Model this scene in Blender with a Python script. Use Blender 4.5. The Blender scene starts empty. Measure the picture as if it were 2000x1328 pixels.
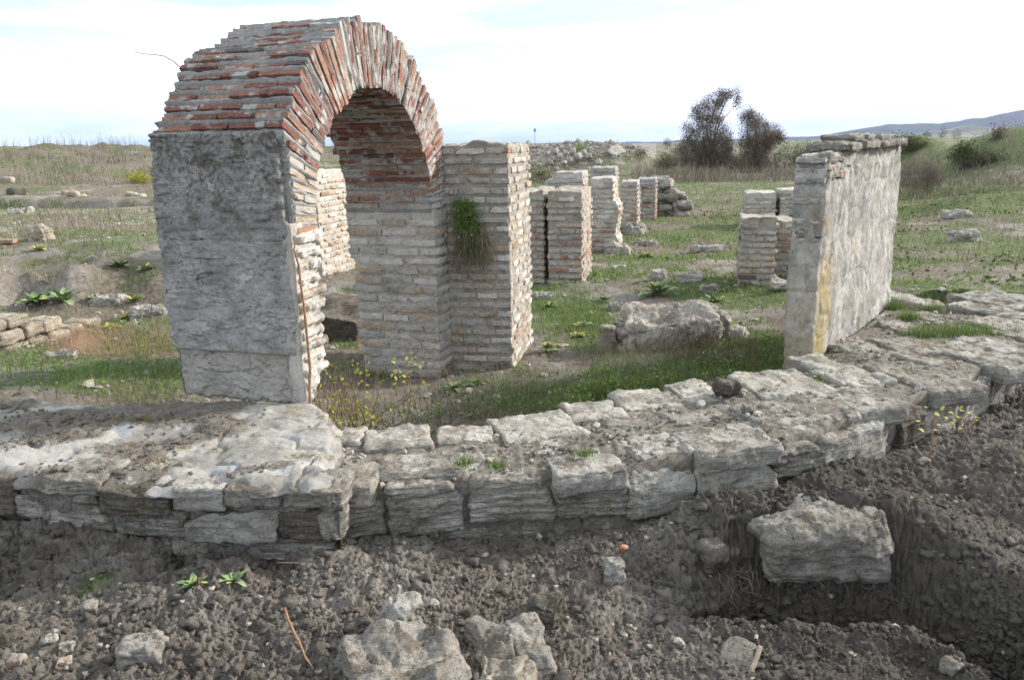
import bpy, math, random
import numpy as np
from mathutils import Matrix, Vector

# ------------------------------------------------------------------ camera, world, sun, exposure
scene = bpy.context.scene
COL = scene.collection
F = 1553.0; PITCH = math.radians(13.7); ROLL = math.radians(1.2); CAM_H = 1.65
f0 = np.array([0, math.cos(PITCH), -math.sin(PITCH)])
r0 = np.array([1.0, 0, 0]); u0 = np.array([0, math.sin(PITCH), math.cos(PITCH)])
CR = r0 * math.cos(ROLL) - u0 * math.sin(ROLL)
CU = u0 * math.cos(ROLL) + r0 * math.sin(ROLL)
cam_data = bpy.data.cameras.new('camera'); cam = bpy.data.objects.new('camera', cam_data); COL.objects.link(cam)
cam_data.sensor_width = 36; cam_data.lens = 36 * F / 2000; cam_data.clip_end = 20000; cam_data.clip_start = 0.05
M4 = Matrix(((CR[0], CU[0], -f0[0], 0), (CR[1], CU[1], -f0[1], 0), (CR[2], CU[2], -f0[2], CAM_H), (0, 0, 0, 1)))
cam.matrix_world = M4
scene.camera = cam

SUN_AZ = math.radians(70.0)      # clockwise from +Y (view direction)
SUN_EL = math.radians(27.0)
EXPOSURE = 1.6
SKY_STRENGTH = 0.15
SUN_STRENGTH = 2.45; HAZE = 0.00006
world = bpy.data.worlds.new('World'); scene.world = world; world.use_nodes = True
wt = world.node_tree; wt.nodes.clear()
wo = wt.nodes.new('ShaderNodeOutputWorld'); wb = wt.nodes.new('ShaderNodeBackground')
sky = wt.nodes.new('ShaderNodeTexSky'); sky.sky_type = 'NISHITA'; sky.sun_disc = False
sky.sun_elevation = SUN_EL; sky.sun_rotation = SUN_AZ; sky.air_density = 1.0; sky.dust_density = 2.0; sky.ozone_density = 1.0
tc = wt.nodes.new('ShaderNodeTexCoord'); mp = wt.nodes.new('ShaderNodeMapping'); mp.inputs['Scale'].default_value = (0.8, 0.8, 6.0)
mp.inputs['Rotation'].default_value = (0.05, 0.08, 0.4)
cn = wt.nodes.new('ShaderNodeTexNoise'); cn.inputs['Scale'].default_value = 2.3; cn.inputs['Detail'].default_value = 7; cn.inputs['Roughness'].default_value = 0.55
cr_ = wt.nodes.new('ShaderNodeValToRGB'); cr_.color_ramp.elements[0].position = 0.42; cr_.color_ramp.elements[1].position = 0.60
cr_.color_ramp.elements[0].color = (0.0, 0.0, 0.0, 1); cr_.color_ramp.elements[1].color = (1, 1, 1, 1)
mx = wt.nodes.new('ShaderNodeMixRGB'); mx.inputs['Color2'].default_value = (4.2, 4.25, 4.35, 1)
wt.links.new(tc.outputs['Generated'], mp.inputs['Vector']); wt.links.new(mp.outputs[0], cn.inputs['Vector'])
wt.links.new(cn.outputs['Fac'], cr_.inputs['Fac']); wt.links.new(cr_.outputs['Color'], mx.inputs['Fac'])
pm = wt.nodes.new('ShaderNodeMixRGB'); pm.inputs[0].default_value = .7; pm.inputs[2].default_value = (1.75, 2.25, 2.3, 1); wt.links.new(sky.outputs['Color'], pm.inputs[1]); wt.links.new(pm.outputs[0], mx.inputs['Color1']); wt.links.new(mx.outputs[0], wb.inputs['Color'])
wb.inputs['Strength'].default_value = SKY_STRENGTH; wt.links.new(wb.outputs[0], wo.inputs['Surface'])

sd = bpy.data.lights.new('sun', 'SUN'); so = bpy.data.objects.new('sun', sd); COL.objects.link(so)
sd.energy = SUN_STRENGTH; sd.angle = math.radians(2.5); sd.color = (1.0, 0.94, 0.86)
tosun = Vector((math.sin(SUN_AZ) * math.cos(SUN_EL), math.cos(SUN_AZ) * math.cos(SUN_EL), math.sin(SUN_EL)))
so.rotation_euler = tosun.to_track_quat('Z', 'Y').to_euler(); so.location = (20, 10, 20)

vs = scene.view_settings; vs.view_transform = 'Standard'; vs.look = 'None'; vs.gamma = 1.0; vs.use_curve_mapping = False
vs.exposure = EXPOSURE
scene.render.engine = 'CYCLES'; scene.cycles.use_denoising = True
scene.cycles.max_bounces = 6; scene.cycles.diffuse_bounces = 3

# ------------------------------------------------------------------ numpy helpers
random.seed(7); rng = np.random.default_rng(7)
U_ = np.array([0.303, 0.953]); V_ = np.array([-0.953, 0.303]); YAW = -math.radians(17.64)
A0 = np.array([-1.37, 5.03])                     # front right foot of the arch

def ray(x, y): return f0 + CR * (x - 1000) / F + CU * (664 - y) / F
def at(x, y, z=0.0):                             # photo pixel -> point at height z
    d = ray(x, y); t = (z - CAM_H) / d[2]; return np.array([0, 0, CAM_H]) + d * t
def aty(x, y, Y):                                # photo pixel -> point at distance Y
    d = ray(x, y); return np.array([0, 0, CAM_H]) + d * (Y / d[1])

def _h(ix, iy, iz, s):
    n = (ix.astype(np.int64) * 374761393 + iy.astype(np.int64) * 668265263 + iz.astype(np.int64) * 2147483647 + s * 1274126177) & 0xFFFFFFFF
    n = ((n ^ (n >> 13)) * 1274126177) & 0xFFFFFFFF
    n = ((n ^ (n >> 15)) * 2246822519) & 0xFFFFFFFF
    return ((n ^ (n >> 16)) & 0xFFFFFF).astype(np.float32) / 8388608.0 - 1.0
def noise3(p, s=0):
    i = np.floor(p); f = (p - i).astype(np.float32); i = i.astype(np.int64)
    w = f * f * f * (f * (f * 6 - 15) + 10); r = 0
    for dx in (0, 1):
        wx = w[:, 0] if dx else 1 - w[:, 0]
        for dy in (0, 1):
            wy = w[:, 1] if dy else 1 - w[:, 1]
            for dz in (0, 1):
                wz = w[:, 2] if dz else 1 - w[:, 2]
                r = r + wx * wy * wz * _h(i[:, 0] + dx, i[:, 1] + dy, i[:, 2] + dz, s)
    return r
def noise2(x, y, s=0):
    ix = np.floor(x); iy = np.floor(y); fx = x - ix; fy = y - iy; ix = ix.astype(np.int64); iy = iy.astype(np.int64)
    wx = fx * fx * (3 - 2 * fx); wy = fy * fy * (3 - 2 * fy); z = np.zeros_like(ix)
    a = _h(ix, iy, z, s); b = _h(ix + 1, iy, z, s); c = _h(ix, iy + 1, z, s); d = _h(ix + 1, iy + 1, z, s)
    return (a * (1 - wx) + b * wx) * (1 - wy) + (c * (1 - wx) + d * wx) * wy
def fbm2(x, y, f, o=4, s=0, g=0.5):
    r = 0; a = 1.0; t = 0
    for k in range(o):
        r = r + a * noise2(x * f + 17.3 * k, y * f + 9.1 * k, s + k); t += a; a *= g; f *= 2.03
    return r / t
def fbm3(p, f, o=3, s=0, g=0.5):
    r = 0; a = 1.0; t = 0
    for k in range(o): r = r + a * noise3(p * f + 5.7 * k, s + k); t += a; a *= g; f *= 2.03
    return r / t
def sstep(a, b, x):
    t = np.clip((x - a) / (b - a), 0, 1); return t * t * (3 - 2 * t)

def mesh_np(name, v, f, mat, smooth=True, attrs=None):
    v = np.asarray(v, np.float32); f = np.asarray(f, np.int32); k = f.shape[1]
    me = bpy.data.meshes.new(name)
    me.vertices.add(len(v)); me.vertices.foreach_set('co', v.ravel())
    me.loops.add(f.size); me.loops.foreach_set('vertex_index', f.ravel())
    me.polygons.add(len(f)); me.polygons.foreach_set('loop_start', np.arange(0, f.size, k, dtype=np.int32))
    me.polygons.foreach_set('use_smooth', np.full(len(f), smooth))
    me.update(calc_edges=True); me.validate()
    if attrs:
        for n, a in attrs.items():
            at_ = me.attributes.new(n, 'FLOAT', 'POINT'); at_.data.foreach_set('value', np.asarray(a, np.float32))
    if mat: me.materials.append(mat)
    return me
def link(name, me, parent=None, mw=None):
    o = bpy.data.objects.new(name, me); COL.objects.link(o)
    if parent is not None: o.parent = parent
    if mw is not None:
        o.matrix_basis = mw
    return o
def tag(o, label=None, cat=None, group=None, kind=None):
    if label: o['label'] = label
    if cat: o['category'] = cat
    if group: o['group'] = group
    if kind: o['kind'] = kind
    return o
def thing(name, label, cat, loc=(0, 0, 0), rz=0.0, group=None):
    o = bpy.data.objects.new(name, None); COL.objects.link(o); o.location = loc; o.rotation_euler = (0, 0, rz)
    o.empty_display_size = 0.2
    return tag(o, label, cat, group)

def box_grid(dx, dy, dz, nx, ny, nz):
    idx = -np.ones((nx + 1, ny + 1, nz + 1), np.int64)
    I, J, K = np.meshgrid(np.arange(nx + 1), np.arange(ny + 1), np.arange(nz + 1), indexing='ij')
    m = (I == 0) | (I == nx) | (J == 0) | (J == ny) | (K == 0) | (K == nz)
    idx[m] = np.arange(m.sum())
    v = np.stack([I[m] / nx - .5, J[m] / ny - .5, K[m] / nz - .5], 1) * np.array([dx, dy, dz])
    F_ = []
    def q(a, flip):
        s = np.stack([a[:-1, :-1], a[1:, :-1], a[1:, 1:], a[:-1, 1:]], -1).reshape(-1, 4)
        F_.append(s[:, ::-1] if flip else s)
    q(idx[:, :, 0], True); q(idx[:, :, -1], False); q(idx[:, 0, :], False); q(idx[:, -1, :], True); q(idx[0], True); q(idx[-1], False)
    f = np.concatenate(F_)
    return v, f
def rounded(v, dims, r):
    h = np.array(dims) / 2; c = np.clip(v, -(h - r), h - r); d = v - c
    L = np.linalg.norm(d, axis=1, keepdims=True); n = d / np.maximum(L, 1e-9)
    return c + n * r, n

# ------------------------------------------------------------------ materials
def nt(mat):
    mat.use_nodes = True; t = mat.node_tree; t.nodes.clear(); return t
class G:
    def __init__(s, name):
        s.m = bpy.data.materials.new(name); s.t = nt(s.m); s.N = s.t.nodes; s.L = s.t.links
        s.out = s.N.new('ShaderNodeOutputMaterial'); s.b = s.N.new('ShaderNodeBsdfPrincipled')
        s.b.inputs['Roughness'].default_value = 0.92; s.b.inputs['Specular IOR Level'].default_value = 0.15
        s.L.new(s.b.outputs[0], s.out.inputs[0]); s.geo = s.N.new('ShaderNodeNewGeometry')
        s.pos = s.geo.outputs['Position']
    def noise(s, sc, det=4, rough=0.55, scale=None, vec=None, dist=0):
        n = s.N.new('ShaderNodeTexNoise'); n.inputs['Scale'].default_value = sc; n.inputs['Detail'].default_value = det
        n.inputs['Roughness'].default_value = rough; n.inputs['Distortion'].default_value = dist
        src = vec or s.pos
        if scale:
            mp = s.N.new('ShaderNodeMapping'); mp.inputs['Scale'].default_value = scale; s.L.new(src, mp.inputs[0]); src = mp.outputs[0]
        s.L.new(src, n.inputs['Vector']); return n.outputs['Fac']
    def ramp(s, x, a, b, lo=0.0, hi=1.0):
        n = s.N.new('ShaderNodeMapRange'); n.inputs['From Min'].default_value = a; n.inputs['From Max'].default_value = b
        n.inputs['To Min'].default_value = lo; n.inputs['To Max'].default_value = hi; n.interpolation_type = 'SMOOTHSTEP'
        s.L.new(x, n.inputs['Value']); return n.outputs[0]
    def mix(s, f, a, b, mode='MIX'):
        n = s.N.new('ShaderNodeMixRGB'); n.blend_type = mode
        for k, x in ((0, f), (1, a), (2, b)):
            if isinstance(x, (int, float)): n.inputs[k].default_value = x
            elif isinstance(x, tuple): n.inputs[k].default_value = (*x, 1)
            else: s.L.new(x, n.inputs[k])
        return n.outputs[0]
    def math(s, op, a, b=0.0):
        n = s.N.new('ShaderNodeMath'); n.operation = op
        for k, x in ((0, a), (1, b)):
            if isinstance(x, (int, float)): n.inputs[k].default_value = x
            else: s.L.new(x, n.inputs[k])
        return n.outputs[0]
    def attr(s, name):
        n = s.N.new('ShaderNodeAttribute'); n.attribute_name = name; return n.outputs['Fac']
    def rand(s):
        n = s.N.new('ShaderNodeObjectInfo'); return n.outputs['Random']
    def upness(s):
        n = s.N.new('ShaderNodeSeparateXYZ'); s.L.new(s.geo.outputs['Normal'], n.inputs[0]); return n.outputs['Z']
    def posxyz(s):
        n = s.N.new('ShaderNodeSeparateXYZ'); s.L.new(s.pos, n.inputs[0]); return n.outputs
    def bump(s, h, dist, strength=1.0, prev=None):
        n = s.N.new('ShaderNodeBump'); n.inputs['Distance'].default_value = dist; n.inputs['Strength'].default_value = strength
        s.L.new(h, n.inputs['Height'])
        if prev is not None: s.L.new(prev, n.inputs['Normal'])
        return n.outputs[0]
    def done(s, col, nrm=None):
        if isinstance(col, tuple): s.b.inputs['Base Color'].default_value = (*col, 1)
        else: s.L.new(col, s.b.inputs['Base Color'])
        if nrm is not None: s.L.new(nrm, s.b.inputs['Normal'])
        return s.m

def brick_mat(name, c1, c2, dust=(0.40, 0.38, 0.35), dust_amt=0.45, bump=0.006):
    g = G(name)
    base = g.mix(g.rand(), c1, c2)
    n1 = g.noise(9, 6, .6); n2 = g.noise(55, 5, .7); n3 = g.noise(3.1, 3)
    base = g.mix(g.ramp(n2, .35, .7), base, g.mix(1.0, base, (0.62, 0.60, 0.58), 'MULTIPLY'))
    d = g.ramp(n1, .62 - dust_amt * .45, .72 - dust_amt * .25)
    col = g.mix(d, base, dust)
    gr = g.ramp(n3, .52, .66, 0, .6)                      # grey-black weather crust
    col = g.mix(g.math('MULTIPLY', gr, g.ramp(n2, .3, .6)), col, (0.13, 0.125, 0.115))
    pits = g.ramp(g.noise(140, 3, .7), .30, .42)
    col = g.mix(pits, g.mix(1.0, col, (0.45, 0.43, 0.4), 'MULTIPLY'), col)
    b = g.bump(n2, bump); b = g.bump(g.noise(22, 5, .65), bump * 1.6, 1, b)
    return g.done(col, b)
M = {}
M['buff'] = brick_mat('buff_brick', (0.42, 0.32, 0.23), (0.49, 0.40, 0.31), dust_amt=.42)
M['cream'] = brick_mat('cream_brick', (0.52, 0.47, 0.40), (0.60, 0.56, 0.50), dust=(0.55, 0.52, 0.48), dust_amt=.5)
M['greyb'] = brick_mat('grey_brick', (0.36, 0.335, 0.30), (0.48, 0.45, 0.41), dust_amt=.5)
M['orange'] = brick_mat('orange_brick', (0.36, 0.185, 0.13), (0.36, 0.24, 0.175), dust_amt=.32)
M['red'] = brick_mat('red_brick', (0.19, 0.082, 0.066), (0.30, 0.145, 0.11), dust_amt=.28)
M['dark'] = brick_mat('burnt_brick', (0.10, 0.085, 0.09), (0.16, 0.12, 0.11), dust_amt=.15)

def mortar_mat(name, c1, c2, c3, crust=.5, speck=.5, bump=.01, streak=False, dark=(0.10, 0.097, 0.09)):
    g = G(name)
    n1 = g.noise(4, 5, .6); n2 = g.noise(30, 6, .7); n3 = g.noise(1.7, 4, .6)
    col = g.mix(g.ramp(n1, .38, .62), c1, c2); col = g.mix(g.ramp(g.noise(11, 4), .52, .66), col, c3)
    sp = g.ramp(g.noise(120, 3, .7), .60, .70, 0, speck)
    col = g.mix(sp, col, (0.62, 0.60, 0.56))
    dk = g.math('MULTIPLY', g.ramp(n3, .45, .62, 0, crust), g.ramp(n2, .40, .58))
    col = g.mix(dk, col, dark)
    pits = g.ramp(g.noise(70, 4, .75), .34, .44)
    col = g.mix(pits, g.mix(1.0, col, (0.4, 0.38, 0.36), 'MULTIPLY'), col)
    b = g.bump(n2, bump * 1.4); b = g.bump(g.noise(95, 4, .75), bump * .7, 1, b)
    return g.done(col, b)
M['mortar'] = mortar_mat('lime_mortar', (0.45, 0.41, 0.36), (0.54, 0.50, 0.45), (0.38, 0.345, 0.30), crust=.3)
M['mortar_grey'] = mortar_mat('grey_mortar', (0.31, 0.30, 0.285), (0.38, 0.37, 0.35), (0.26, 0.25, 0.24), crust=.4)
M['mortar_dark'] = mortar_mat('weathered_mortar', (0.335, 0.295, 0.245), (0.42, 0.375, 0.32), (0.26, 0.225, 0.185), crust=.5)

def stone_mat(name, c1, c2, strata=0.0, soil=0.35, moss=0.2, crust=.6, bump=.012):
    g = G(name)
    n1 = g.noise(5, 5, .6); n2 = g.noise(36, 6, .7); st = g.noise(3.0, 5, .65, scale=(1.5, 1.5, 16.0), dist=.6)
    col = g.mix(g.rand(), c1, c2); col = g.mix(g.ramp(n1, .36, .64), g.mix(1.0, col, (0.72, 0.70, 0.68), 'MULTIPLY'), col)
    if strata: col = g.mix(g.ramp(st, .44, .56, strata, 0), col, g.mix(1.0, col, (0.42, 0.40, 0.37), 'MULTIPLY'))
    dk = g.math('MULTIPLY', g.ramp(g.noise(2.2, 4, .6), .46, .62, 0, crust), g.ramp(n2, .38, .58))
    col = g.mix(dk, col, (0.085, 0.08, 0.068))
    if moss:
        ms = g.math('MULTIPLY', g.ramp(g.noise(2.7, 4), .56, .66, 0, moss), g.ramp(n2, .42, .6)); col = g.mix(ms, col, (0.13, 0.11, 0.03))
    if soil:
        up = g.ramp(g.upness(), .5, .95)
        so_ = g.math('MULTIPLY', up, g.ramp(g.noise(6.5, 6, .7), .50, .58, 0, soil * 2)); col = g.mix(so_, col, (0.17, 0.145, 0.115))
    pit = g.ramp(g.noise(64, 4, .8), .36, .45); col = g.mix(pit, g.mix(1.0, col, (0.38, 0.36, 0.33), 'MULTIPLY'), col)
    col = g.mix(g.ramp(g.noise(90, 3, .7), .60, .70, 0, .45), col, (0.60, 0.58, 0.54))
    b = g.bump(n2, bump * 1.5)
    if strata: b = g.bump(st, bump * 2.2, 1, b)
    b = g.bump(g.noise(110, 4, .7), bump * .5, 1, b)
    return g.done(col, b)
M['limestone'] = stone_mat('pale_limestone', (0.42, 0.40, 0.36), (0.50, 0.475, 0.43), strata=.2, soil=.5, crust=.5)
M['layered'] = stone_mat('layered_grey_stone', (0.38, 0.36, 0.32), (0.47, 0.445, 0.40), strata=.7, soil=.5, moss=.5, crust=.6)
M['darkstone'] = stone_mat('dark_stained_stone', (0.16, 0.14, 0.115), (0.24, 0.21, 0.17), strata=.5, soil=.3, moss=.6)
M['capstone'] = stone_mat('white_worn_stone', (0.46, 0.43, 0.38), (0.55, 0.515, 0.46), strata=.15, soil=.3, moss=.15, crust=.35)
M['cream_stone'] = stone_mat('cream_stone', (0.44, 0.385, 0.30), (0.52, 0.465, 0.38), strata=.3, soil=.3, crust=.3)
M['soilstone'] = stone_mat('soil_crusted_stone', (0.32, 0.295, 0.26), (0.41, 0.385, 0.345), strata=.15, soil=.7, moss=0, crust=.25)
M['clodstone'] = stone_mat('soil_covered_stone', (0.17, 0.15, 0.125), (0.22, 0.195, 0.165), soil=.5, moss=0, crust=.2)
M['tuff'] = stone_mat('rough_pale_rubble', (0.50, 0.455, 0.39), (0.58, 0.54, 0.48), soil=.15, moss=.25, crust=.5, bump=.02)
M['pebble'] = stone_mat('pale_pebble', (0.36, 0.33, 0.29), (0.50, 0.46, 0.40), soil=0.1, moss=0, crust=.1)
M['terracotta'] = brick_mat('terracotta_sherd', (0.46, 0.20, 0.11), (0.40, 0.22, 0.14), dust=(.3, .25, .21), dust_amt=.6)

def plaster_mat():
    g = G('grey_weathered_render'); xyz = g.posxyz(); z = xyz['Z']
    n1 = g.noise(4.5, 6, .65); n2 = g.noise(28, 6, .75); n3 = g.noise(90, 4, .8)
    st = g.noise(4, 5, .7, scale=(1.2, 1.2, 3.5))
    col = g.mix(g.ramp(n1, .38, .62), (0.32, 0.312, 0.30), (0.48, 0.465, 0.44))
    col = g.mix(g.ramp(st, .50, .64, 0, .75), col, (0.38, 0.36, 0.33))
    hc = g.ramp(g.noise(2.4, 6, .75, scale=(.5, .5, 6.0), dist=.8), .485, .50); hc2 = g.ramp(g.noise(3.1, 6, .75, scale=(.6, .6, 5.0), dist=.8), .515, .50)
    seam = g.math('MULTIPLY', g.math('MULTIPLY', hc, g.ramp(g.noise(2.4, 6, .75, scale=(.5, .5, 6.0), dist=.8), .52, .50)), .55); col = g.mix(seam, col, (0.10, 0.095, 0.088))
    top = g.ramp(z, .7, 1.7)
    ol = g.math('MULTIPLY', g.ramp(g.noise(6.5, 5, .7), .50, .60), top)
    col = g.mix(g.math('MULTIPLY', ol, .85), col, (0.135, 0.12, 0.075))
    col = g.mix(g.math('MULTIPLY', top, g.ramp(n2, .43, .60, 0, .75)), col, (0.105, 0.105, 0.105))
    low = g.ramp(z, .42, .28)
    col = g.mix(low, col, g.mix(g.ramp(n1, .4, .6), (0.42, 0.385, 0.34), (0.50, 0.465, 0.42)))
    col = g.mix(g.ramp(n3, .56, .68, 0, .65), col, (0.50, 0.49, 0.47)); col = g.mix(g.ramp(g.noise(60, 3, .7), .28, .38), (0.12, 0.115, 0.11), col)
    wp = g.ramp(g.noise(7.5, 3, .5), .70, .72, 0, .9); col = g.mix(wp, col, (0.56, 0.54, 0.51))
    col = g.mix(g.ramp(n2, .33, .42), (0.07, 0.068, 0.065), col)
    b = g.bump(n2, .022); b = g.bump(n3, .009, 1, b)
    return g.done(col, b)
M['plaster'] = plaster_mat()
def slab_mat():
    g = G('pale_lichened_render')
    tc_ = g.N.new('ShaderNodeTexCoord'); sp = g.N.new('ShaderNodeSeparateXYZ'); g.L.new(tc_.outputs['Object'], sp.inputs[0]); X = sp.outputs['X']; Z = sp.outputs['Z']
    n1 = g.noise(3.2, 6, .7); n2 = g.noise(24, 6, .75); n3 = g.noise(80, 4, .8)
    vst = g.noise(2.6, 6, .75, scale=(1.8, 1.8, .9))
    col = g.mix(g.ramp(n1, .40, .60), (0.37, 0.35, 0.315), (0.54, 0.515, 0.475))
    col = g.mix(g.ramp(vst, .49, .62, 0, .8), col, (0.25, 0.245, 0.24))
    col = g.mix(g.math('MULTIPLY', g.ramp(g.noise(9, 5, .7), .48, .62, 0, .8), g.ramp(Z, .9, 1.5, .25, 1)), col, (0.17, 0.155, 0.14))
    col = g.mix(g.ramp(n2, .60, .72, 0, .6), col, (0.66, 0.63, 0.60))
    # yellow lichen streak near the front edge, and a few spots
    d = g.math('ABSOLUTE', g.math('SUBTRACT', X, g.math('ADD', 0.15, g.math('MULTIPLY', Z, .10))))
    yl = g.math('MULTIPLY', g.ramp(d, .30, .03, 0, .9), g.math('MULTIPLY', g.ramp(g.noise(7, 5, .75, scale=(2, 2, .7)), .36, .50), g.ramp(Z, .95, .6)))
    col = g.mix(g.math('MULTIPLY', yl, .8), col, (0.36, 0.27, 0.08))
    y2 = g.math('MULTIPLY', g.ramp(g.noise(2.3, 3), .60, .68), g.ramp(n2, .45, .6, 0, .7)); col = g.mix(y2, col, (0.36, 0.25, 0.10))
    col = g.mix(g.ramp(n2, .30, .42), (0.10, 0.095, 0.09), col)
    b = g.bump(n2, .022); b = g.bump(n3, .009, 1, b)
    return g.done(col, b)
M['slab'] = slab_mat()

def ground_mat():
    g = G('earth_and_turf')
    gr = g.attr('green'); dr = g.attr('dry'); wet = g.attr('dark'); fl = g.attr('red'); pale = g.attr('pale')
    n1 = g.noise(1.3, 6, .65); n2 = g.noise(14, 6, .75); n3 = g.noise(70, 5, .75)
    soil = g.mix(g.ramp(n2, .35, .65), (0.17, 0.15, 0.128), (0.30, 0.27, 0.235))
    soil = g.mix(g.ramp(g.noise(5, 5, .7), .50, .62, 0, .6), soil, (0.27, 0.245, 0.215))
    soil = g.mix(g.ramp(g.noise(1.5, 5, .65), .36, .60), g.mix(1.0, soil, (0.74, 0.72, 0.70), 'MULTIPLY'), soil); soil = g.mix(g.ramp(g.noise(2.6, 6, .7), .56, .66, 0, .55), soil, (0.33, 0.305, 0.27))
    soil = g.mix(wet, soil, (0.095, 0.082, 0.070))
    soil = g.mix(fl, soil, (0.19, 0.11, 0.065))
    dry = g.mix(g.ramp(n2, .38, .62), (0.105, 0.088, 0.066), (0.215, 0.185, 0.142))
    grn = g.mix(g.ramp(n2, .36, .62), (0.055, 0.078, 0.025), (0.12, 0.155, 0.055))
    col = g.mix(g.ramp(g.math('ADD', dr, g.math('MULTIPLY', g.math('SUBTRACT', n2, .5), .9)), .4, .6), soil, dry)
    col = g.mix(g.ramp(g.math('ADD', gr, g.math('MULTIPLY', g.math('SUBTRACT', g.noise(5, 7, .8), .5), 2.6)), .35, .75, 0, .85), col, grn)
    col = g.mix(pale, col, g.mix(g.ramp(n2, .35, .65), (0.24, 0.215, 0.18), (0.36, 0.33, 0.285)))
    wsp = g.ramp(n3, .68, .74, 0, .5); col = g.mix(wsp, col, (0.45, 0.42, 0.38))
    b = g.bump(n2, .03); b = g.bump(n3, .012, 1, b)
    return g.done(col, b)
M['ground'] = ground_mat()
def leafy(name, c1, c2, c3, trans=0.25):
    g = G(name); t = g.attr('tint')
    col = g.mix(g.ramp(t, 0, .5), c1, c2); col = g.mix(g.ramp(t, .6, 1.0), col, c3)
    g.b.inputs['Roughness'].default_value = .7
    tr = g.N.new('ShaderNodeBsdfTranslucent'); g.L.new(col, tr.inputs[0]); ms = g.N.new('ShaderNodeMixShader'); ms.inputs[0].default_value = trans
    g.L.new(g.b.outputs[0], ms.inputs[1]); g.L.new(tr.outputs[0], ms.inputs[2]); g.L.new(ms.outputs[0], g.out.inputs[0])
    return g.done(col)
M['grass'] = leafy('green_grass_blades', (0.07, 0.12, 0.03), (0.13, 0.20, 0.055), (0.26, 0.29, 0.11))
M['drygrass'] = leafy('dry_grass_blades', (0.16, 0.13, 0.09), (0.25, 0.205, 0.15), (0.38, 0.33, 0.25), .15)
M['weedstem'] = leafy('dead_weed_stems', (0.13, 0.105, 0.08), (0.20, 0.165, 0.13), (0.30, 0.25, 0.20), .05)
M['redstem'] = leafy('rusty_dead_stems', (0.22, 0.12, 0.07), (0.33, 0.20, 0.12), (0.40, 0.28, 0.19), .05)
M['yleaf'] = leafy('autumn_yellow_leaves', (0.16, 0.20, 0.03), (0.34, 0.33, 0.05), (0.50, 0.40, 0.06), .35)
M['herb'] = leafy('bright_herb_leaves', (0.07, 0.135, 0.03), (0.14, 0.235, 0.055), (0.28, 0.33, 0.10), .3)
M['vineleaf'] = leafy('dull_vine_leaves', (0.13, 0.098, 0.08), (0.21, 0.165, 0.13), (0.20, 0.18, 0.11), .15)
M['bush'] = leafy('olive_bush_leaves', (0.06, 0.075, 0.03), (0.10, 0.12, 0.045), (0.17, 0.15, 0.09), .15)
def simple(name, c1, c2, sc=12, bump=.003):
    g = G(name); n = g.noise(sc, 5, .6); return g.done(g.mix(g.ramp(n, .35, .65), c1, c2), g.bump(n, bump))
M['bark'] = simple('brown_bark', (0.10, 0.07, 0.05), (0.19, 0.14, 0.10), 30)
M['stemred'] = simple('red_brown_stem', (0.22, 0.12, 0.07), (0.33, 0.20, 0.12), 40)
M['mullein'] = simple('pale_green_rosette_leaf', (0.13, 0.20, 0.085), (0.24, 0.30, 0.16), 9, .004)
M['mullein2'] = simple('deep_green_rosette_leaf', (0.07, 0.13, 0.05), (0.15, 0.20, 0.09), 9, .004)
M['mullein3'] = simple('yellowing_rosette_leaf', (0.30, 0.31, 0.06), (0.42, 0.38, 0.12), 9, .004)
M['post'] = simple('grey_post', (0.25, 0.25, 0.25), (0.3, 0.3, 0.3))
g_ = G('clod_soil'); n_ = g_.noise(30, 5, .7)
c_ = g_.mix(g_.ramp(n_, .35, .65), (0.165, 0.146, 0.124), (0.29, 0.26, 0.225)); c_ = g_.mix(g_.ramp(g_.noise(1.5, 5, .65), .36, .60), g_.mix(1.0, c_, (0.74, 0.72, 0.70), 'MULTIPLY'), c_); c_ = g_.mix(g_.math('MULTIPLY', g_.attr('dark'), .75), c_, (0.10, 0.088, 0.075)); c_ = g_.mix(g_.ramp(g_.attr('tint'), .75, 1, 0, .35), c_, (0.27, 0.245, 0.21))
M['clod'] = g_.done(c_, g_.bump(g_.noise(120, 5, .8), .010, 1, g_.bump(n_, .014)))
g_ = G('wooded_far_hill'); n_ = g_.noise(.01, 8, .7)
M['hill'] = g_.done(g_.mix(g_.ramp(n_, .4, .6), (0.045, 0.055, 0.045), (0.085, 0.085, 0.06)), g_.bump(g_.noise(.03, 4), 8))
g_ = G('far_hill_fields'); n_ = g_.noise(.006, 6, .6)
M['hill2'] = g_.done(g_.mix(g_.ramp(n_, .45, .55), (0.10, 0.10, 0.06), (0.20, 0.18, 0.12)), g_.bump(g_.noise(.03, 4), 4))

# ------------------------------------------------------------------ terrain
# wall centre lines, world xy
OUT_PX = [(560, 962), (650, 960), (750, 945), (900, 932), (1075, 922), (1220, 915), (1360, 890), (1510, 862), (1610, 838), (1750, 792), (1870, 750), (1990, 680), (2070, 640)]
def ztop(px): return float(np.interp(px, [640, 1300, 1600, 2100], [-.07, -.05, 0, 0]))
OUT_W = np.array([at(x, y, ztop(x))[:2] for x, y in OUT_PX]); OUT_X = np.array([p[0] for p in OUT_PX])
INN_PX = [(560, 850), (655, 848), (850, 838), (980, 822), (1110, 792), (1210, 772), (1310, 758), (1400, 742), (1560, 712), (1600, 690), (1700, 620), (1745, 580), (1830, 560), (2000, 560)]
INN_W = np.array([at(x, y, -.03)[:2] for x, y in INN_PX])
PLAT = np.array([at(*p, 0)[:2] for p in [(-260, 905), (0, 925), (80, 940), (340, 950), (640, 955), (648, 880), (658, 818), (598, 792), (345, 792), (120, 790), (0, 765), (-260, 740)]])

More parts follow.
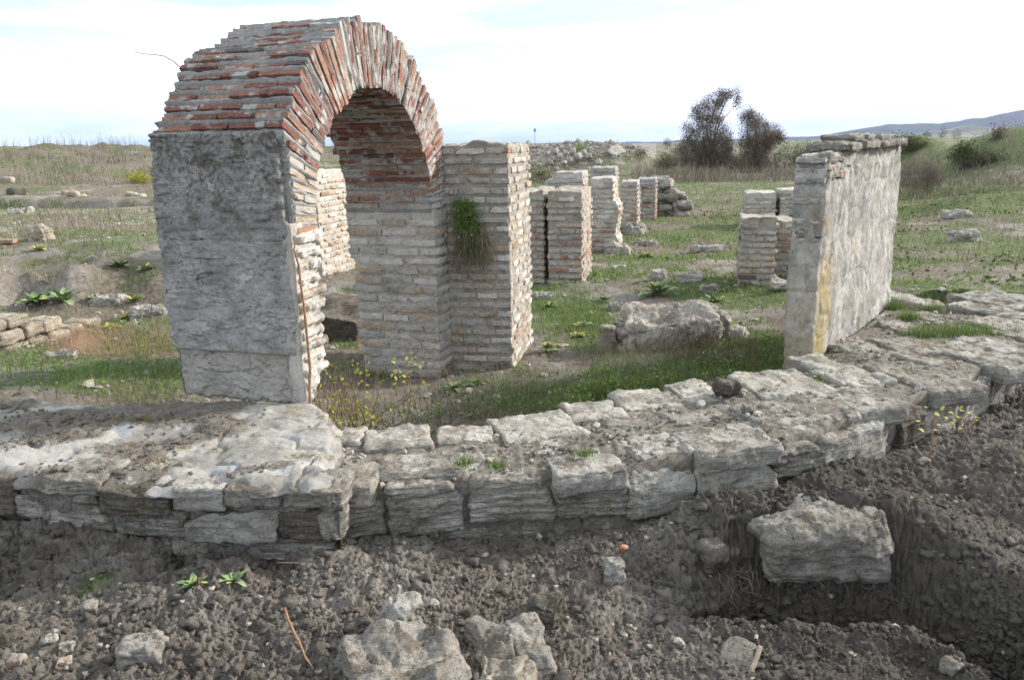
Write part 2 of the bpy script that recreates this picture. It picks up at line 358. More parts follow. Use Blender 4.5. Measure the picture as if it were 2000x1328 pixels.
CP = []   # terrain control points: (px, py, z)
PLX = [-260, 0, 80, 340, 640]; PLY = [at(-260, 905)[1], at(0, 925)[1], at(80, 940)[1], at(340, 950)[1], at(640, 955)[1]]
for x, y in [(-260, 990), (-120, 1000), (0, 1012), (80, 1025), (150, 1035), (230, 1052), (300, 1065), (400, 1082), (500, 1092), (600, 1090), (645, 1085), (700, 1070), (750, 1062), (820, 1062), (900, 1062), (1000, 1055), (1100, 1047), (1220, 1035), (1310, 1012), (1400, 985), (1460, 968), (1510, 955), (1560, 935), (1600, 920), (1680, 900), (1750, 885), (1810, 862), (1870, 835), (1930, 800), (1990, 755), (2060, 710)]:
    Yf = float(np.interp(x, PLX, PLY)) if x < 650 else float(np.interp(x, OUT_X, OUT_W[:, 1]))
    p = aty(x, y, Yf); CP.append((p[0], p[1] - .01, p[2])); CP.append((p[0], p[1] + .16, p[2]))
for x, y, z in [(0, 1180, -.44), (0, 1140, -.49), (60, 1110, -.46), (100, 1150, -.44), (150, 1130, -.41), (300, 1165, -.41), (430, 1140, -.60), (480, 1142, -.60), (515, 1138, -.55), (350, 1132, -.45), (390, 1134, -.56), (440, 1108, -.47), (540, 1125, -.43), (440, 1175, -.41), (560, 1170, -.40), (800, 1130, -.43), (1000, 1110, -.45), (1150, 1075, -.42), (300, 1300, -.40),
                (0, 1328, -.42), (600, 1300, -.42), (900, 1328, -.43), (900, 1230, -.44), (1100, 1200, -.51), (1200, 1150, -.53), (1100, 1328, -.50),
                (1230, 1110, -.48), (1400, 1328, -.56), (1600, 1328, -.58), (1750, 1400, -.60), (1900, 1430, -.62),
                (1250, 1060, -.40),  (1600, 985, -.31), (1500, 995, -.31), (1700, 980, -.31), (1820, 1000, -.33), (1900, 1020, -.36), (1850, 930, -.32), (2000, 1100, -.42), (2000, 1000, -.36), (2000, 900, -.28), (1930, 860, -.28), (2100, 800, -.25), (2150, 1100, -.3), (2150, 1300, -.5),
                (700, 1600, -.5), (1300, 1600, -.55), (100, 1600, -.45), (2200, 1500, -.6),
                # inside
                (200, 740, -.14), (100, 760, -.10), (330, 740, -.16), (60, 720, -.25), (250, 690, -.34), (350, 650, -.42), (-100, 700, -.3), (100, 660, -.42), (200, 620, -.42), (300, 640, -.42),
                (60, 585, -.40), (30, 575, -.40), (110, 575, -.38), (40, 545, -.30), (110, 545, -.22), (200, 590, -.38), (290, 590, -.36), (60, 560, -.36), (130, 560, -.3), (230, 560, -.25), (300, 540, -.12), (60, 505, .18), (0, 500, .2), (120, 510, .12), (180, 500, .08), (250, 480, .08), (300, 470, .06), (-100, 500, .2), (150, 460, .15), (0, 440, .12), (290, 430, .02), (100, 430, .1),
                (0, 412, -.1), (150, 405, -.15), (300, 395, -.1), (-200, 420, 0),
                (600, 830, -.35), (700, 820, -.42), (800, 790, -.48), (900, 760, -.46), (1000, 780, -.40), (1200, 740, -.36), (1400, 720, -.34), (1520, 720, -.30), (720, 740, -.47), (660, 650, -.45), (860, 740, -.45), (1000, 725, -.45), (1042, 665, -.45),
                (1100, 620, -.45), (1290, 600, -.48), (1200, 560, -.45), (1450, 600, -.42), (1150, 540, -.45), (1200, 490, -.45), (1300, 480, -.45), (1400, 500, -.45), (1330, 450, -.38), (1500, 580, -.42), (1500, 450, -.45),
                (1740, 560, -.12), (1850, 620, -.05), (2000, 600, -.1), (2050, 640, -.2), (1900, 540, -.18), (2000, 500, -.25), (1750, 480, -.35), (2000, 450, -.35), (1800, 420, -.4), (2000, 400, -.1), (1900, 405, -.15), (1350, 400, -.45), (1300, 380, -.45), (1500, 380, -.42), (1100, 360, -.45), (650, 500, -.45), (620, 400, -.3)]:
    p = at(x, y, z); CP.append((p[0], p[1], z))
for x, y, zl, zf in [(1270, 1112, -.49, -.62), (1340, 1118, -.50, -.72), (1400, 1122, -.50, -.80), (1470, 1126, -.50, -.86), (1540, 1128, -.50, -.88), (1600, 1129, -.50, -.90), (1670, 1128, -.50, -.92), (1740, 1128, -.50, -.94), (1800, 1142, -.51, -.96), (1860, 1172, -.52, -.98), (1930, 1222, -.53, -1.0), (2000, 1280, -.54, -1.0), (2080, 1340, -.54, -1.0)]:
    for yy, za, zb in ((y + 30, zl - .02, zf), (y + 55, zl - .06, zf), (y + 98, -.61, -.61), (y + 140, -.60, -.60)):
        p = at(x, yy, za); CP.append((p[0], p[1], zb))
for x, y, z in [(1290, 1085, -.42), (1340, 1065, -.38), (1400, 1040, -.33), (1470, 1025, -.29), (1535, 1025, -.29), (1600, 1025, -.29), (1670, 1025, -.29), (1740, 1025, -.30), (1800, 1050, -.34), (1860, 1090, -.40), (1930, 1150, -.46), (2000, 1210, -.50), (2080, 1270, -.5)]:
    p = at(x, y, z); CP.append((p[0], p[1], z)); CP.append((p[0], p[1] - (.05 if x < 1780 else .09), -.53 if x > 1300 else -.48))
CP = np.array(CP)
def warp(x, y):
    r = np.sqrt(x * x + y * y) + 1e-6; return np.arctan2(x, y) * 1.25, np.log(r)
CA, CB = warp(CP[:, 0], CP[:, 1])
def poly_in(px, py, P):
    ins = np.zeros(px.shape, bool); j = len(P) - 1
    for i in range(len(P)):
        c = ((P[i, 1] > py) != (P[j, 1] > py)) & (px < (P[j, 0] - P[i, 0]) * (py - P[i, 1]) / (P[j, 1] - P[i, 1] + 1e-12) + P[i, 0]); ins ^= c; j = i
    return ins
WALLPOLY = np.concatenate([OUT_W, INN_W[::-1]])
OUTER_FULL = np.concatenate([np.array([[-6.0, 4.6]]), PLAT[1:5], OUT_W[1:]])
def outside_mask(x, y):      # 1 on the dug-earth side of the wall
    yo = np.interp(x, OUTER_FULL[:, 0], OUTER_FULL[:, 1]); return sstep(.22, .18, y - yo)
RBF = {}
for side in (True, False):
    m = (outside_mask(CP[:, 0], CP[:, 1]) > .5) == side; P_ = np.stack([CA[m], CB[m]], 1); n = len(P_)
    D_ = np.sqrt(((P_[:, None] - P_[None]) ** 2).sum(-1) + 4e-4) ; A_ = np.zeros((n + 1, n + 1)); A_[:n, :n] = D_ - np.eye(n) * .002; A_[n, :n] = 1; A_[:n, n] = 1
    RBF[side] = (P_, np.linalg.solve(A_, np.append(CP[m, 2], 0)))
def base_z(x, y):
    x = np.asarray(x, float); y = np.asarray(y, float)
    out = np.full(x.shape, -.45); r = np.sqrt(x * x + y * y)
    near = (r < 45) & (np.abs(np.arctan2(x, y)) < 1.2) & (r > .8)
    a, b = warp(x[near], y[near]); res = np.empty(a.shape)
    sgnp = outside_mask(x[near], y[near]) > .5
    for side in (True, False):
        m = sgnp == side; P_, W_ = RBF[side]; qa, qb = a[m], b[m]; rr_ = np.empty(qa.shape)
        for s in range(0, len(qa), 60000):
            e = slice(s, s + 60000); d = np.sqrt((qa[e, None] - P_[:, 0]) ** 2 + (qb[e, None] - P_[:, 1]) ** 2 + 4e-4); rr_[e] = d @ W_[:-1] + W_[-1]
        res[m] = rr_
    fade = sstep(45, 22, r[near]); out[near] = res * fade - .45 * (1 - fade)
    # distant rises and heaps
    n = fbm2(x, y, .09, 4, 5)
    az = np.arctan2(x, y)
    def ridge(az0, az1, rc, w, h, soft=.05):
        m = sstep(az0 - soft, az0 + soft, az) * sstep(az1 + soft, az1 - soft, az)
        return h * m * np.exp(-((r - rc - 3 * n) / w) ** 2)
    out = out + ridge(-1.3, -.12, 60, 13, 2.15) * (1 + .34 * fbm2(x, y, .25, 4, 9, .6))
    out = out + sstep(36, 50, r) * sstep(80, 60, r) * sstep(-.1, -.2, az) * .2
    out = out + ridge(-.12, .17, 74, 9, 2.1, .04) * (1 + .3 * fbm2(x, y, .3, 3, 11))
    def hump(px, py, Y, w, h):
        p = aty(px, py, Y); return h * np.exp(-(((x - p[0]) / w[0]) ** 2 + ((y - p[1]) / w[1]) ** 2))
    out = out + hump(1270, 300, 66, (5, 5), .6) + hump(1790, 290, 52, (2.6, 4), 2.2) + hump(1935, 300, 40, (3.9, 5), 1.55) + hump(2060, 300, 40, (3.4, 5), .9) + hump(60, 300, 56, (4, 4), .35) + hump(270, 300, 54, (3, 4), .2) + hump(2200, 300, 40, (5, 6), 1.5)
    # low earth banks on the right
    for (yy, hh, ww, s) in ((27.5, .35, .5, 21), (22.0, .32, .45, 22)):
        c = yy + 1.2 * fbm2(x, y * 0, .2, 3, s); out = out + hh * np.exp(-((y - c) / ww) ** 2) * sstep(8, 11, x) * sstep(.75, .66, az)
    # ditch on the left
    c = 31.5 + 1.6 * fbm2(x, y * 0, .12, 3, 31) - 0.10 * (x + 20); m_ = sstep(-10, -12, x) * sstep(-40, -32, x); out = out - .75 * np.exp(-((y - c) / .8) ** 4) * m_ + .22 * np.exp(-((y - c - 1.7) / .8) ** 2) * m_
    return out
def clod_relief(xx, yy, zz):
    p = np.stack([xx, yy, zz], 1); p = p + .04 * np.stack([fbm3(p, 6, 2, 60), fbm3(p, 6, 2, 61), fbm3(p, 6, 2, 62)], 1)
    k = np.abs(noise3(p * 8, 51)); k2 = np.abs(noise3(p * 19, 52)); k3 = np.abs(noise3(p * 42, 53)); k4 = np.abs(noise3(p * 88, 54)); k5 = noise3(p * 160, 58)
    amp = .35 + .65 * sstep(-.4, .5, fbm2(xx, yy, 1.1, 3, 55))
    return amp * (.036 * (.5 - k) + .038 * (.5 - k2)) + (.6 + .4 * amp) * .028 * (.5 - k3) + .015 * (.5 - k4) + .005 * k5 + .065 * fbm2(xx, yy, 2.1, 4, 57, .6)
def ground_z(x, y, fine=True):
    z = base_z(x, y); r = np.sqrt(x * x + y * y); o = outside_mask(x, y) * (r < 12)
    z = z + .05 * fbm2(x, y, .9, 4, 41) * sstep(2, 8, r) + .02 * fbm2(x, y, 5, 3, 43)
    if fine:
        n = r < 14
        b = np.zeros_like(z); xx, yy = x[n], y[n]
        b[n] = clod_relief(xx, yy, z[n])
        z = z + b * (o * .95 + (1 - o) * .42)
    return z
def cover(x, y):   # green, dry, dark, red masks
    r = np.sqrt(x * x + y * y); o = outside_mask(x, y) * (r < 14); az = np.arctan2(x, y)
    n = fbm2(x, y, .55, 5, 71, .6); n2 = fbm2(x, y, .35, 4, 77, .6); n3 = fbm2(x, y, 2.2, 4, 79)
    green = sstep(-.38, .22, n + .45 * n3) * (.85 + .15 * n3)
    dry = sstep(-.35, .15, n2 + .3 * n3 + .12)
    bare = sstep(.15, -.25, fbm2(x, y, .8, 3, 83)) * sstep(18, 10, r)
    green = green * (1 - .55 * bare); dry = dry * (1 - .6 * bare)
    green = green * (1 + .3 * sstep(.2, .45, az)) + .22 * sstep(.3, .5, az); green = np.where(az < -.3, green * .75, green)
    def blob(px, py, z, w): 
        p = at(px, py, z); return np.exp(-(((x - p[0]) / w[0]) ** 2 + ((y - p[1]) / w[1]) ** 2))
    green = green + 1.0 * blob(230, 735, -.2, (.75, .7)) + .8 * blob(1100, 780, -.4, (.8, .5)) + .8 * blob(1400, 730, -.35, (.9, .5)) + .7 * blob(1140, 600, -.45, (.6, .7)) + .7 * blob(1180, 680, -.45, (.6, .5)) + .6 * blob(1480, 600, -.45, (.5, .8)) + .5 * blob(1250, 520, -.45, (1.0, 1.6)) + .6 * blob(1350, 560, -.45, (.8, 1.0)) + .5 * blob(1420, 470, -.45, (1.2, 1.6)) + .6 * blob(1450, 560, -.45, (.8, 1)) - .8 * blob(880, 760, -.45, (.55, .5)) - .7 * blob(90, 545, -.1, (.8, .7)) - .6 * blob(700, 760, -.45, (.5, .4))
    dry = dry + .6 * blob(150, 660, -.4, (1.2, .8)) - .9 * blob(880, 760, -.45, (.55, .5)) - .9 * blob(70, 580, -.3, (.9, .5)) - blob(60, 750, -.15, (.5, .4))
    far = sstep(60, 70, r) * (np.abs(az - .02) < .16); green = green * (1 - far); dry = dry * (1 - far * .7)
    gsm = .75 * blob(90, 1110, -.6, (.2, .12)) + .5 * blob(180, 1190, -.5, (.25, .2))
    green = np.where(o > .5, gsm, np.clip(green, 0, 1)); dry = np.where(o > .5, .0, np.clip(dry, 0, 1))
    wx = np.clip(o * (.35 * sstep(-.1, .5, fbm2(x, y, .7, 3, 91)) + .55 * sstep(.1, .6, (x - .6)) ) , 0, 1)
    red = .9 * np.maximum(blob(1370, 452, -.4, (1.1, 1.3)), 0) * sstep(-.3, .2, n3) + .35 * blob(1330, 470, -.4, (1.2, 1.5))
    return green, dry, wx, np.clip(red, 0, 1)
ang = np.concatenate([np.linspace(-math.pi, -.72, 60)[:-1], np.linspace(-.72, .72, 860), np.linspace(.72, math.pi, 60)[1:]])
rad = np.concatenate([[.25, .6, 1.0, 1.5, 2.0], np.geomspace(2.35, 6.0, 330), np.geomspace(6.0, 70, 300)[1:], np.geomspace(70, 9000, 46)[1:]])
AA, RR = np.meshgrid(ang, rad, indexing='ij'); X = (np.sin(AA) * RR).ravel(); Y = (np.cos(AA) * RR).ravel()
Z0 = ground_z(X, Y, False); gsh = (len(ang), len(rad)); PX, PY, PZ = [q.reshape(gsh) for q in (X, Y, Z0)]
ta = np.stack([np.gradient(q, axis=0) for q in (PX, PY, PZ)], -1); tb = np.stack([np.gradient(q, axis=1) for q in (PX, PY, PZ)], -1)
NN = np.cross(tb, ta); NN /= np.linalg.norm(NN, axis=-1, keepdims=True) + 1e-12; NN = NN.reshape(-1, 3); NN *= np.sign(NN[:, 2:3] + 1e-9)
r_n = np.hypot(X, Y) < 14; dsp = np.zeros(len(X)); dsp[r_n] = clod_relief(X[r_n], Y[r_n], Z0[r_n]); dsp *= np.where(outside_mask(X, Y) > .5, .95 + .5 * (1 - NN[:, 2]), .42)
X = X + NN[:, 0] * dsp; Y = Y + NN[:, 1] * dsp; Z = Z0 + NN[:, 2] * dsp
inwall = poly_in(X, Y, WALLPOLY) | poly_in(X, Y, PLAT); Z = np.where(inwall, np.minimum(Z, -.3), Z)
gI = np.arange(len(ang) * len(rad)).reshape(len(ang), len(rad))
gf = np.stack([gI[:-1, :-1], gI[:-1, 1:], gI[1:, 1:], gI[1:, :-1]], -1).reshape(-1, 4)[:, ::-1]
cg, cd, cw, cr2 = cover(X, Y)
pale_a = .85 * np.exp(-((Y - 27.4 - .10 * (X + 20) - 1.2 * fbm2(X, Y * 0, .15, 3, 33)) / 1.7) ** 4) * sstep(-10, -12, X) * sstep(-45, -35, X) * sstep(-.5, .1, fbm2(X, Y, .9, 3, 35))
o = link('ground', mesh_np('ground', np.stack([X, Y, Z], 1), gf, M['ground'], True, dict(green=cg, dry=cd, dark=cw, red=cr2, pale=pale_a)))
tag(o, kind='structure')
def gz1(x, y): return float(ground_z(np.array([float(x)]), np.array([float(y)]))[0])
def on_ground(px, py):       # where the sight line through a photo pixel meets the terrain
    z = -.45
    for _ in range(6):
        p = at(px, py, z); z2 = float(base_z(np.array([p[0]]), np.array([p[1]]))[0]); z = .5 * z + .5 * z2
    p = at(px, py, z); return np.array([p[0], p[1], z])

# far hills
def hill(name, pts, Y, depth, mat, seed):
    n = 160; xs = np.linspace(pts[0][0], pts[-1][0], n); ys = np.interp(xs, [p[0] for p in pts], [p[1] for p in pts])
    top = np.array([aty(a, b, Y) for a, b in zip(xs, ys)]); k = 14; v = []
    for j in range(k + 1):
        t = j / k; s = math.sin(math.pi * t) if t > .5 else math.sin(math.pi * t)
        row = top.copy(); row[:, 1] = Y + (t - .5) * depth; row[:, 0] *= row[:, 1] / Y; row[:, 2] = -20 + (top[:, 2] + 20) * s
        row[:, 2] += fbm2(row[:, 0], row[:, 1], .004, 4, seed) * 25 * s * (1 if 0 < j < k and j != k // 2 else .15); v.append(row)
    v = np.array(v).reshape(-1, 3); I = np.arange((k + 1) * n).reshape(k + 1, n)
    f = np.stack([I[:-1, :-1], I[:-1, 1:], I[1:, 1:], I[1:, :-1]], -1).reshape(-1, 4)
    return tag(link(name, mesh_np(name, v, f, mat)), kind='structure')
hill('hills', [(1270, 279), (1400, 277), (1540, 272), (1600, 266), (1680, 252), (1735, 243), (1770, 244), (1840, 243), (1920, 232), (1960, 222), (2010, 215), (2100, 205), (2300, 190), (2600, 200), (2900, 240)], 5200, 2400, M['hill'], 3)
hill('hills', [(1600, 275), (1700, 270), (1800, 260), (1880, 249), (1960, 247), (2050, 247), (2300, 245), (2700, 262)], 3300, 1400, M['hill2'], 8)
hill('hills', [(900, 283), (1000, 281), (1150, 279), (1260, 278), (1340, 277), (1450, 276)], 7000, 1500, M['hill'], 12)

# ------------------------------------------------------------------ stones and bricks
def rock_mesh(name, dims, seed, mat, r=.25, amp=.06, res=.03, strata=0.0, cuts=0, smooth=True, maxn=26, fine=1.0):
    dims = np.array(dims, float); n = [int(np.clip(round(d / res), 3, maxn)) for d in dims]
    v, f = box_grid(*dims, *n); rr = r * dims.min()
    v, nrm = rounded(v, dims, rr)
    R = np.random.default_rng(seed)
    for _ in range(cuts):                              # planar breaks
        d = R.normal(size=3); d[2] = abs(d[2]) * .7; d /= np.linalg.norm(d); h = (np.abs(d) * dims / 2).sum() * R.uniform(.62, .85)
        s = v @ d; over = np.maximum(s - h, 0); v = v - over[:, None] * d
    m = dims.min(); off = seed * 3.17
    L = fbm3(v / m * 1.1 + off, 1, 3, seed)[:, None] * amp * m * 1.6
    L2 = fbm3(v + off, 13, 3, seed + 5, .6)[:, None] * .020 * fine
    cr = np.abs(noise3((v + off) * np.array([7, 7, 9]), seed + 7))[:, None]; L2 = L2 - .014 * fine * np.exp(-(cr / .07) ** 2)
    L3 = fbm3(v + off, 48, 2, seed + 9)[:, None] * .011 * fine
    v = v + nrm * (L + L2 + L3)
    if strata:
        s = np.sin((v[:, 2] * 1 + .012 * noise3(v * 9 + off, 3)) * 2 * math.pi / .034 + 1.5 * noise3(v * 5 + off, 4))
        s2 = noise3(np.stack([v[:, 0] * 6, v[:, 1] * 6, v[:, 2] * 70], 1) + off, 6)
        side = 1 - np.abs(nrm[:, 2]); v = v + nrm * ((s * .12 + s2 * .9) * strata * side)[:, None]
    return mesh_np(name, v, f, mat, smooth)

def brick_variants(dims, n, mat, tag_, rough=.006, round_=.09):
    out = []
    for k in range(n):
        d = np.array(dims) * (1 + rng.uniform(-.03, .03, 3))
        v, f = box_grid(*d, 9, 3, 3); v, nn = rounded(v, d, d.min() * round_)
        v = v + nn * (noise3(v * 22 + k * 7.7, k)[:, None] * rough + noise3(v * 60 + k * 3.7, k)[:, None] * rough * .8)
        if rng.random() < .6:
            c = np.array([rng.choice([-1, 1]) * d[0] / 2, rng.choice([-1, 1]) * d[1] / 2, rng.choice([-1, 1]) * d[2] / 2])
            dd = np.linalg.norm((v - c) / np.array([1, 1, .7]), axis=1); v = v + (c * -.25) * np.maximum(0, 1 - dd / .05)[:, None]
        out.append(mesh_np('brick', v, f, mat, False))
    return out
BD = (.30, .13, .050)
BV = {k: brick_variants(BD, 5, M[k], k) for k in ('buff', 'cream', 'greyb', 'orange', 'red', 'dark')}
WORN = {k: brick_variants((.30, .13, .062), 5, M[k], k, rough=.012, round_=.32) for k in ('buff', 'cream', 'orange')}
VD = (.285, .42, .046)
VV = {k: brick_variants(VD, 5, M[k], k, rough=.007) for k in ('buff', 'greyb', 'orange', 'red', 'dark')}
def pick(w):
    k = list(w); p = np.array([w[a] for a in k], float); return k[rng.choice(len(k), p=p / p.sum())]
def put_brick(parent, lib, kind, dims0, center, axes, dims, name='brick'):
    me = lib[kind][rng.integers(len(lib[kind]))]
    s = [dims[i] / dims0[i] for i in range(3)]
    if rng.random() < .5: s[0] *= -1; s[1] *= -1
    a, b, c = [np.array(x, float) for x in axes]
    m = Matrix(((a[0] * s[0], b[0] * s[1], c[0] * s[2], center[0]), (a[1] * s[0], b[1] * s[1], c[1] * s[2], center[1]), (a[2] * s[0], b[2] * s[1], c[2] * s[2], center[2]), (0, 0, 0, 1)))
    return link(name, me, parent, m)
XA, YA, ZA = (1, 0, 0), (0, 1, 0), (0, 0, 1)

def pillar(name, label, corner, w, d, z0, z1, mix, mortar='mortar', pitch=.092, seed=0, res=.02, taper=0.0, lean=(0, 0), group=None, ragged=.03, yaw=YAW,
           left=True, brick_d=.13, worn=False, prof=None, band=None, cat='pillar', mortar_n=.006, brick_len=.29, skew=0.0, topdrop=None, rec=.014):
    """brick pillar; local x runs left (-w) to 0, local y front (0) to back (d)."""
    t = thing(name, label, cat, (corner[0], corner[1], z0), yaw, group); h = z1 - z0; t['kind'] = 'thing'
    nx, ny, nz = max(6, int(w / res)), max(6, int(d / res)), max(8, int(h / res))
    v, f = box_grid(w, d, h, nx, ny, nz); v, nn = rounded(v, (w, d, h), .012)
    v = v + np.array([-w / 2, d / 2, h / 2]); P = v + seed * 5.3
    ph = np.abs(((v[:, 2] / pitch) % 1.0) - .27)
    off = -rec + mortar_n * fbm3(P, 16, 3, seed) * 1.8 + .004 * noise3(P * 60, seed) + .02 * fbm3(P, 2.2, 2, seed + 3) * 0 
    upm = nn[:, 2] > .7
    off = np.where(upm, .05 * fbm3(P, 6, 3, seed + 1) - .01, off)
    v = v + nn * off[:, None]
    def prf(pz, vv):
        if prof is not None:
            k = np.array([np.interp(pz, prof[0], prof[1]), np.interp(pz, prof[0], prof[2])]); return k
        return np.zeros((2,) + np.shape(pz))
    k = prf(v[:, 2], v); v[:, 0] += np.where(v[:, 0] > -w / 2, k[0], k[1]); v[:, 0] += lean[0] * v[:, 2]; v[:, 1] += lean[1] * v[:, 2]
    if topdrop is not None:
        v[:, 2] = np.minimum(v[:, 2], topdrop(v[:, 0], v[:, 1]) + .02 * noise3(P * 8, 3))
    link('mortar_core', mesh_np('mortar_core', v, f, M[mortar]), t)
    lib, D0 = (WORN, (.30, .13, .062)) if worn else (BV, BD)
    nc = int(h / pitch)
    for c in range(nc):
        z = (c + .5) * pitch + .002
        bh = pitch * rng.uniform(.52, .62)
        kr, kl = prf(z, None); lx = lean[0] * z; ly = lean[1] * z
        wts = mix
        if band and c in band: wts = {'orange': 3, 'red': 1}
        # front face
        x = -w + kl + rng.uniform(-.02, .02) + (0 if c % 2 else -.0); x_end = kr
        first = True
        while x < x_end - .05:
            L = brick_len * rng.uniform(.75, 1.15)
            if first and c % 2: L *= .55
            first = False
            if x_end - (x + L) < .10: L = x_end - x + rng.uniform(-ragged * .3, .012)
            if rng.random() > (.04 if c < nc - 1 else .25):
                k_ = pick(wts); zz = z + rng.uniform(-.004, .004); pr = rng.uniform(.002, .012)
                if topdrop is None or zz < topdrop(np.array([x + L / 2]), np.array([.05]))[0] - .02:
                    put_brick(t, lib, k_, D0, (x + L / 2 + lx, brick_d / 2 - pr + ly, zz), (XA, YA, ZA), (L - .012, brick_d, bh))
            x += L
        # right face, and left face if it may be seen
        for side in ((1, -1) if left else (1,)):
            y = .012 + (.13 if c % 2 else .0)
            while y < d - .04:
                L = brick_len * rng.uniform(.75, 1.15)
                if d - (y + L) < .10: L = d - y
                xs = (kr if side > 0 else -w + kl) + lx; pr = rng.uniform(-ragged * .12, ragged * .5) if side > 0 else 0.0
                if rng.random() > (.04 if c < nc - 1 else .25) and y + L <= d + .02:
                    zz = z + rng.uniform(-.004, .004)
                    if topdrop is None or zz < topdrop(np.array([xs]), np.array([y + L / 2]))[0] - .02:
                        put_brick(t, lib, pick(wts), D0, (xs - side * (brick_d / 2 - .004 - pr), y + L / 2 + ly, zz), (YA, (-1, 0, 0), ZA), (L - .012, brick_d, bh))
                y += L
    return t

# ------------------------------------------------------------------ the brick arch
def uv(u, v, z=0.0): p = A0 + U_ * u + V_ * v; return np.array([p[0], p[1], z])
TH = .98; CU_, CZ = 1.28, 1.12; RI, RO = .98, 1.44
arch = thing('brick_archway', 'tall red brick arch with grey mortar standing on two narrow piers', 'arch', (A0[0], A0[1], 0), YAW)
arch['kind'] = 'thing'
# local frame: x = right (-v), y = u (away), z up
def ring_r(th, r, du):       # keep the ring inside the piers' front and back planes
    y = CU_ - np.cos(math.pi - th) * 0  # placeholder for symmetry
    return r
# ring body (mortar): th from 0 (far side) to pi (near side)
nth, nv, nr = 330, 40, 14
v, f = box_grid(math.pi * 1.02, TH, 1.0, nth, nv, nr)
th = v[:, 0] + math.pi / 2; xx = v[:, 1] - TH / 2; rr = v[:, 2] + .5
NB = 54
phase = (th / math.pi * NB) % 1.0; idx = np.floor(th / math.pi * NB)
isb = np.exp(-((phase - .5) / .34) ** 4)
jit = _h(idx.astype(np.int64), idx.astype(np.int64) * 0, idx.astype(np.int64) * 0, 5)
P3 = np.stack([th * 1.2 + 9, xx + 4, rr * .5], 1)
ro = RO + .040 * jit * .7 + .022 * fbm3(P3, 9, 3, 3) - .046 * isb
ri = RI + .010 * jit + .012 * fbm3(P3, 9, 3, 4) + .012 * isb
R_ = ri + (ro - ri) * rr
y = CU_ + np.cos(th) * R_; z = CZ + np.sin(th) * R_
lim = lambda y, z, R, th: None
# clip radially to front plane y>=.01 and back plane y<=2.62
c = np.cos(th); Rmax = np.where(c < 0, (CU_ - np.where(th > 2.70, .045, .005)) / np.maximum(-c, 1e-6), (2.60 - CU_) / np.maximum(c, 1e-6))
R_ = np.minimum(R_, Rmax - .006); y = CU_ + np.cos(th) * R_; z = CZ + np.sin(th) * R_
face = (np.abs(v[:, 1]) > TH / 2 - 1e-6)
xx = xx + np.sign(v[:, 1]) * np.where(face, -.022 * isb + .018 * fbm3(np.stack([y, xx * 0, z], 1), 12, 3, 7), 0)
# crumbled left edge of the extrados on the near side
def left_edge(y, z): return np.interp(y, [0, .25, .5, .9, 1.3], [0, .02, .05, .10, .13])
xx = np.where(xx < -.5, np.maximum(xx, -TH + left_edge(y, z) + .03 * noise2(y * 9, z * 9, 3)), xx)
link('mortar_ring', mesh_np('mortar_ring', np.stack([xx, y, z], 1), f, M['mortar_grey']), arch)
for i in range(NB):
    t0 = (i + .5) / NB * math.pi + rng.uniform(-.004, .004); c_, s_ = math.cos(t0), math.sin(t0)
    j = float(_h(np.array([i]), np.array([0]), np.array([0]), 5)[0])
    rmax = (CU_ - (.05 if t0 > 2.70 else 0)) / max(-c_, 1e-6) if c_ < 0 else (2.60 - CU_) / max(c_, 1e-6)
    Rout = min(RO + .028 * j - rng.uniform(-.002, .022), rmax - .004); Rin = RI + .010 * j
    wts = {'red': 5.5, 'orange': 2.8, 'greyb': .25, 'buff': .25, 'dark': .5}
    if i > NB * .865: wts = {'buff': 3, 'orange': 1.4, 'greyb': 1.0}
    if i < NB * .06: wts = {'buff': 3, 'orange': 1.5, 'greyb': 1}
    x = .0; first = True; x_left = -TH + float(left_edge(CU_ + c_ * Rout, 0)) + rng.uniform(-.03, .02)
    while x > x_left + .05:
        L = .285 * rng.uniform(.8, 1.15)
        if first and i % 2: L *= .55
        if x - L - x_left < .1: L = x - x_left
        k_ = pick(wts); pr = rng.uniform(-.006, .012) if first else 0
        ax = (XA, (0, c_, s_), (0, -s_, c_)); thick = rng.uniform(.036, .044)
        if first and rng.random() < .55:                          # the face shows two shorter bricks one above the other
            cut = Rin + (Rout - Rin) * rng.uniform(.35, .62)
            for a, b in ((Rin, cut - .008), (cut + .008, Rout)):
                m_ = (a + b) / 2; put_brick(arch, VV, pick(wts), VD, (x - L / 2 + pr, CU_ + c_ * m_, CZ + s_ * m_), ax, (L - .012, b - a, thick * rng.uniform(.9, 1.1)))
        else:
            m_ = (Rin + Rout) / 2 + rng.uniform(-.018, .012)
            put_brick(arch, VV, k_, VD, (x - L / 2 + pr, CU_ + c_ * m_, CZ + s_ * m_), ax, (L - .012, Rout - Rin, thick))
        x -= L; first = False
# near pier: rough rendered face with a pale cement foot, worn brick edge on the right
h = 1.77; W = 1.06
v, f = box_grid(W, .30, h, 120, 26, 200); v, nn = rounded(v, (W, .30, h), .02); v += np.array([-W / 2 + .01, .15, h / 2])
z = v[:, 2]; left = v[:, 0] < -W / 2
kl = np.interp(z, [0, .30, .33, .38, .6, .9, 1.0, 1.15, 1.3, 1.6, 1.79], [.055, .05, .045, .02, .03, .0, .03, -.01, .0, .03, .04])
kr = np.interp(z, [0, .15, .35, .8, 1.79], [-.03, -.035, -.04, -.05, -.075])
fr = np.clip((-v[:, 0]) / W, 0, 1); v[:, 0] += fr * kl + (1 - fr) * kr
P = v + 3.3
n_lo = fbm3(P, 3.5, 4, 21, .6); n_hi = fbm3(P, 20, 3, 22)
crk = np.abs(noise3(P * np.array([3, 3, 9]), 23)); ledge = np.where(z < .34, .022, 0) * (nn[:, 1] < -.3)
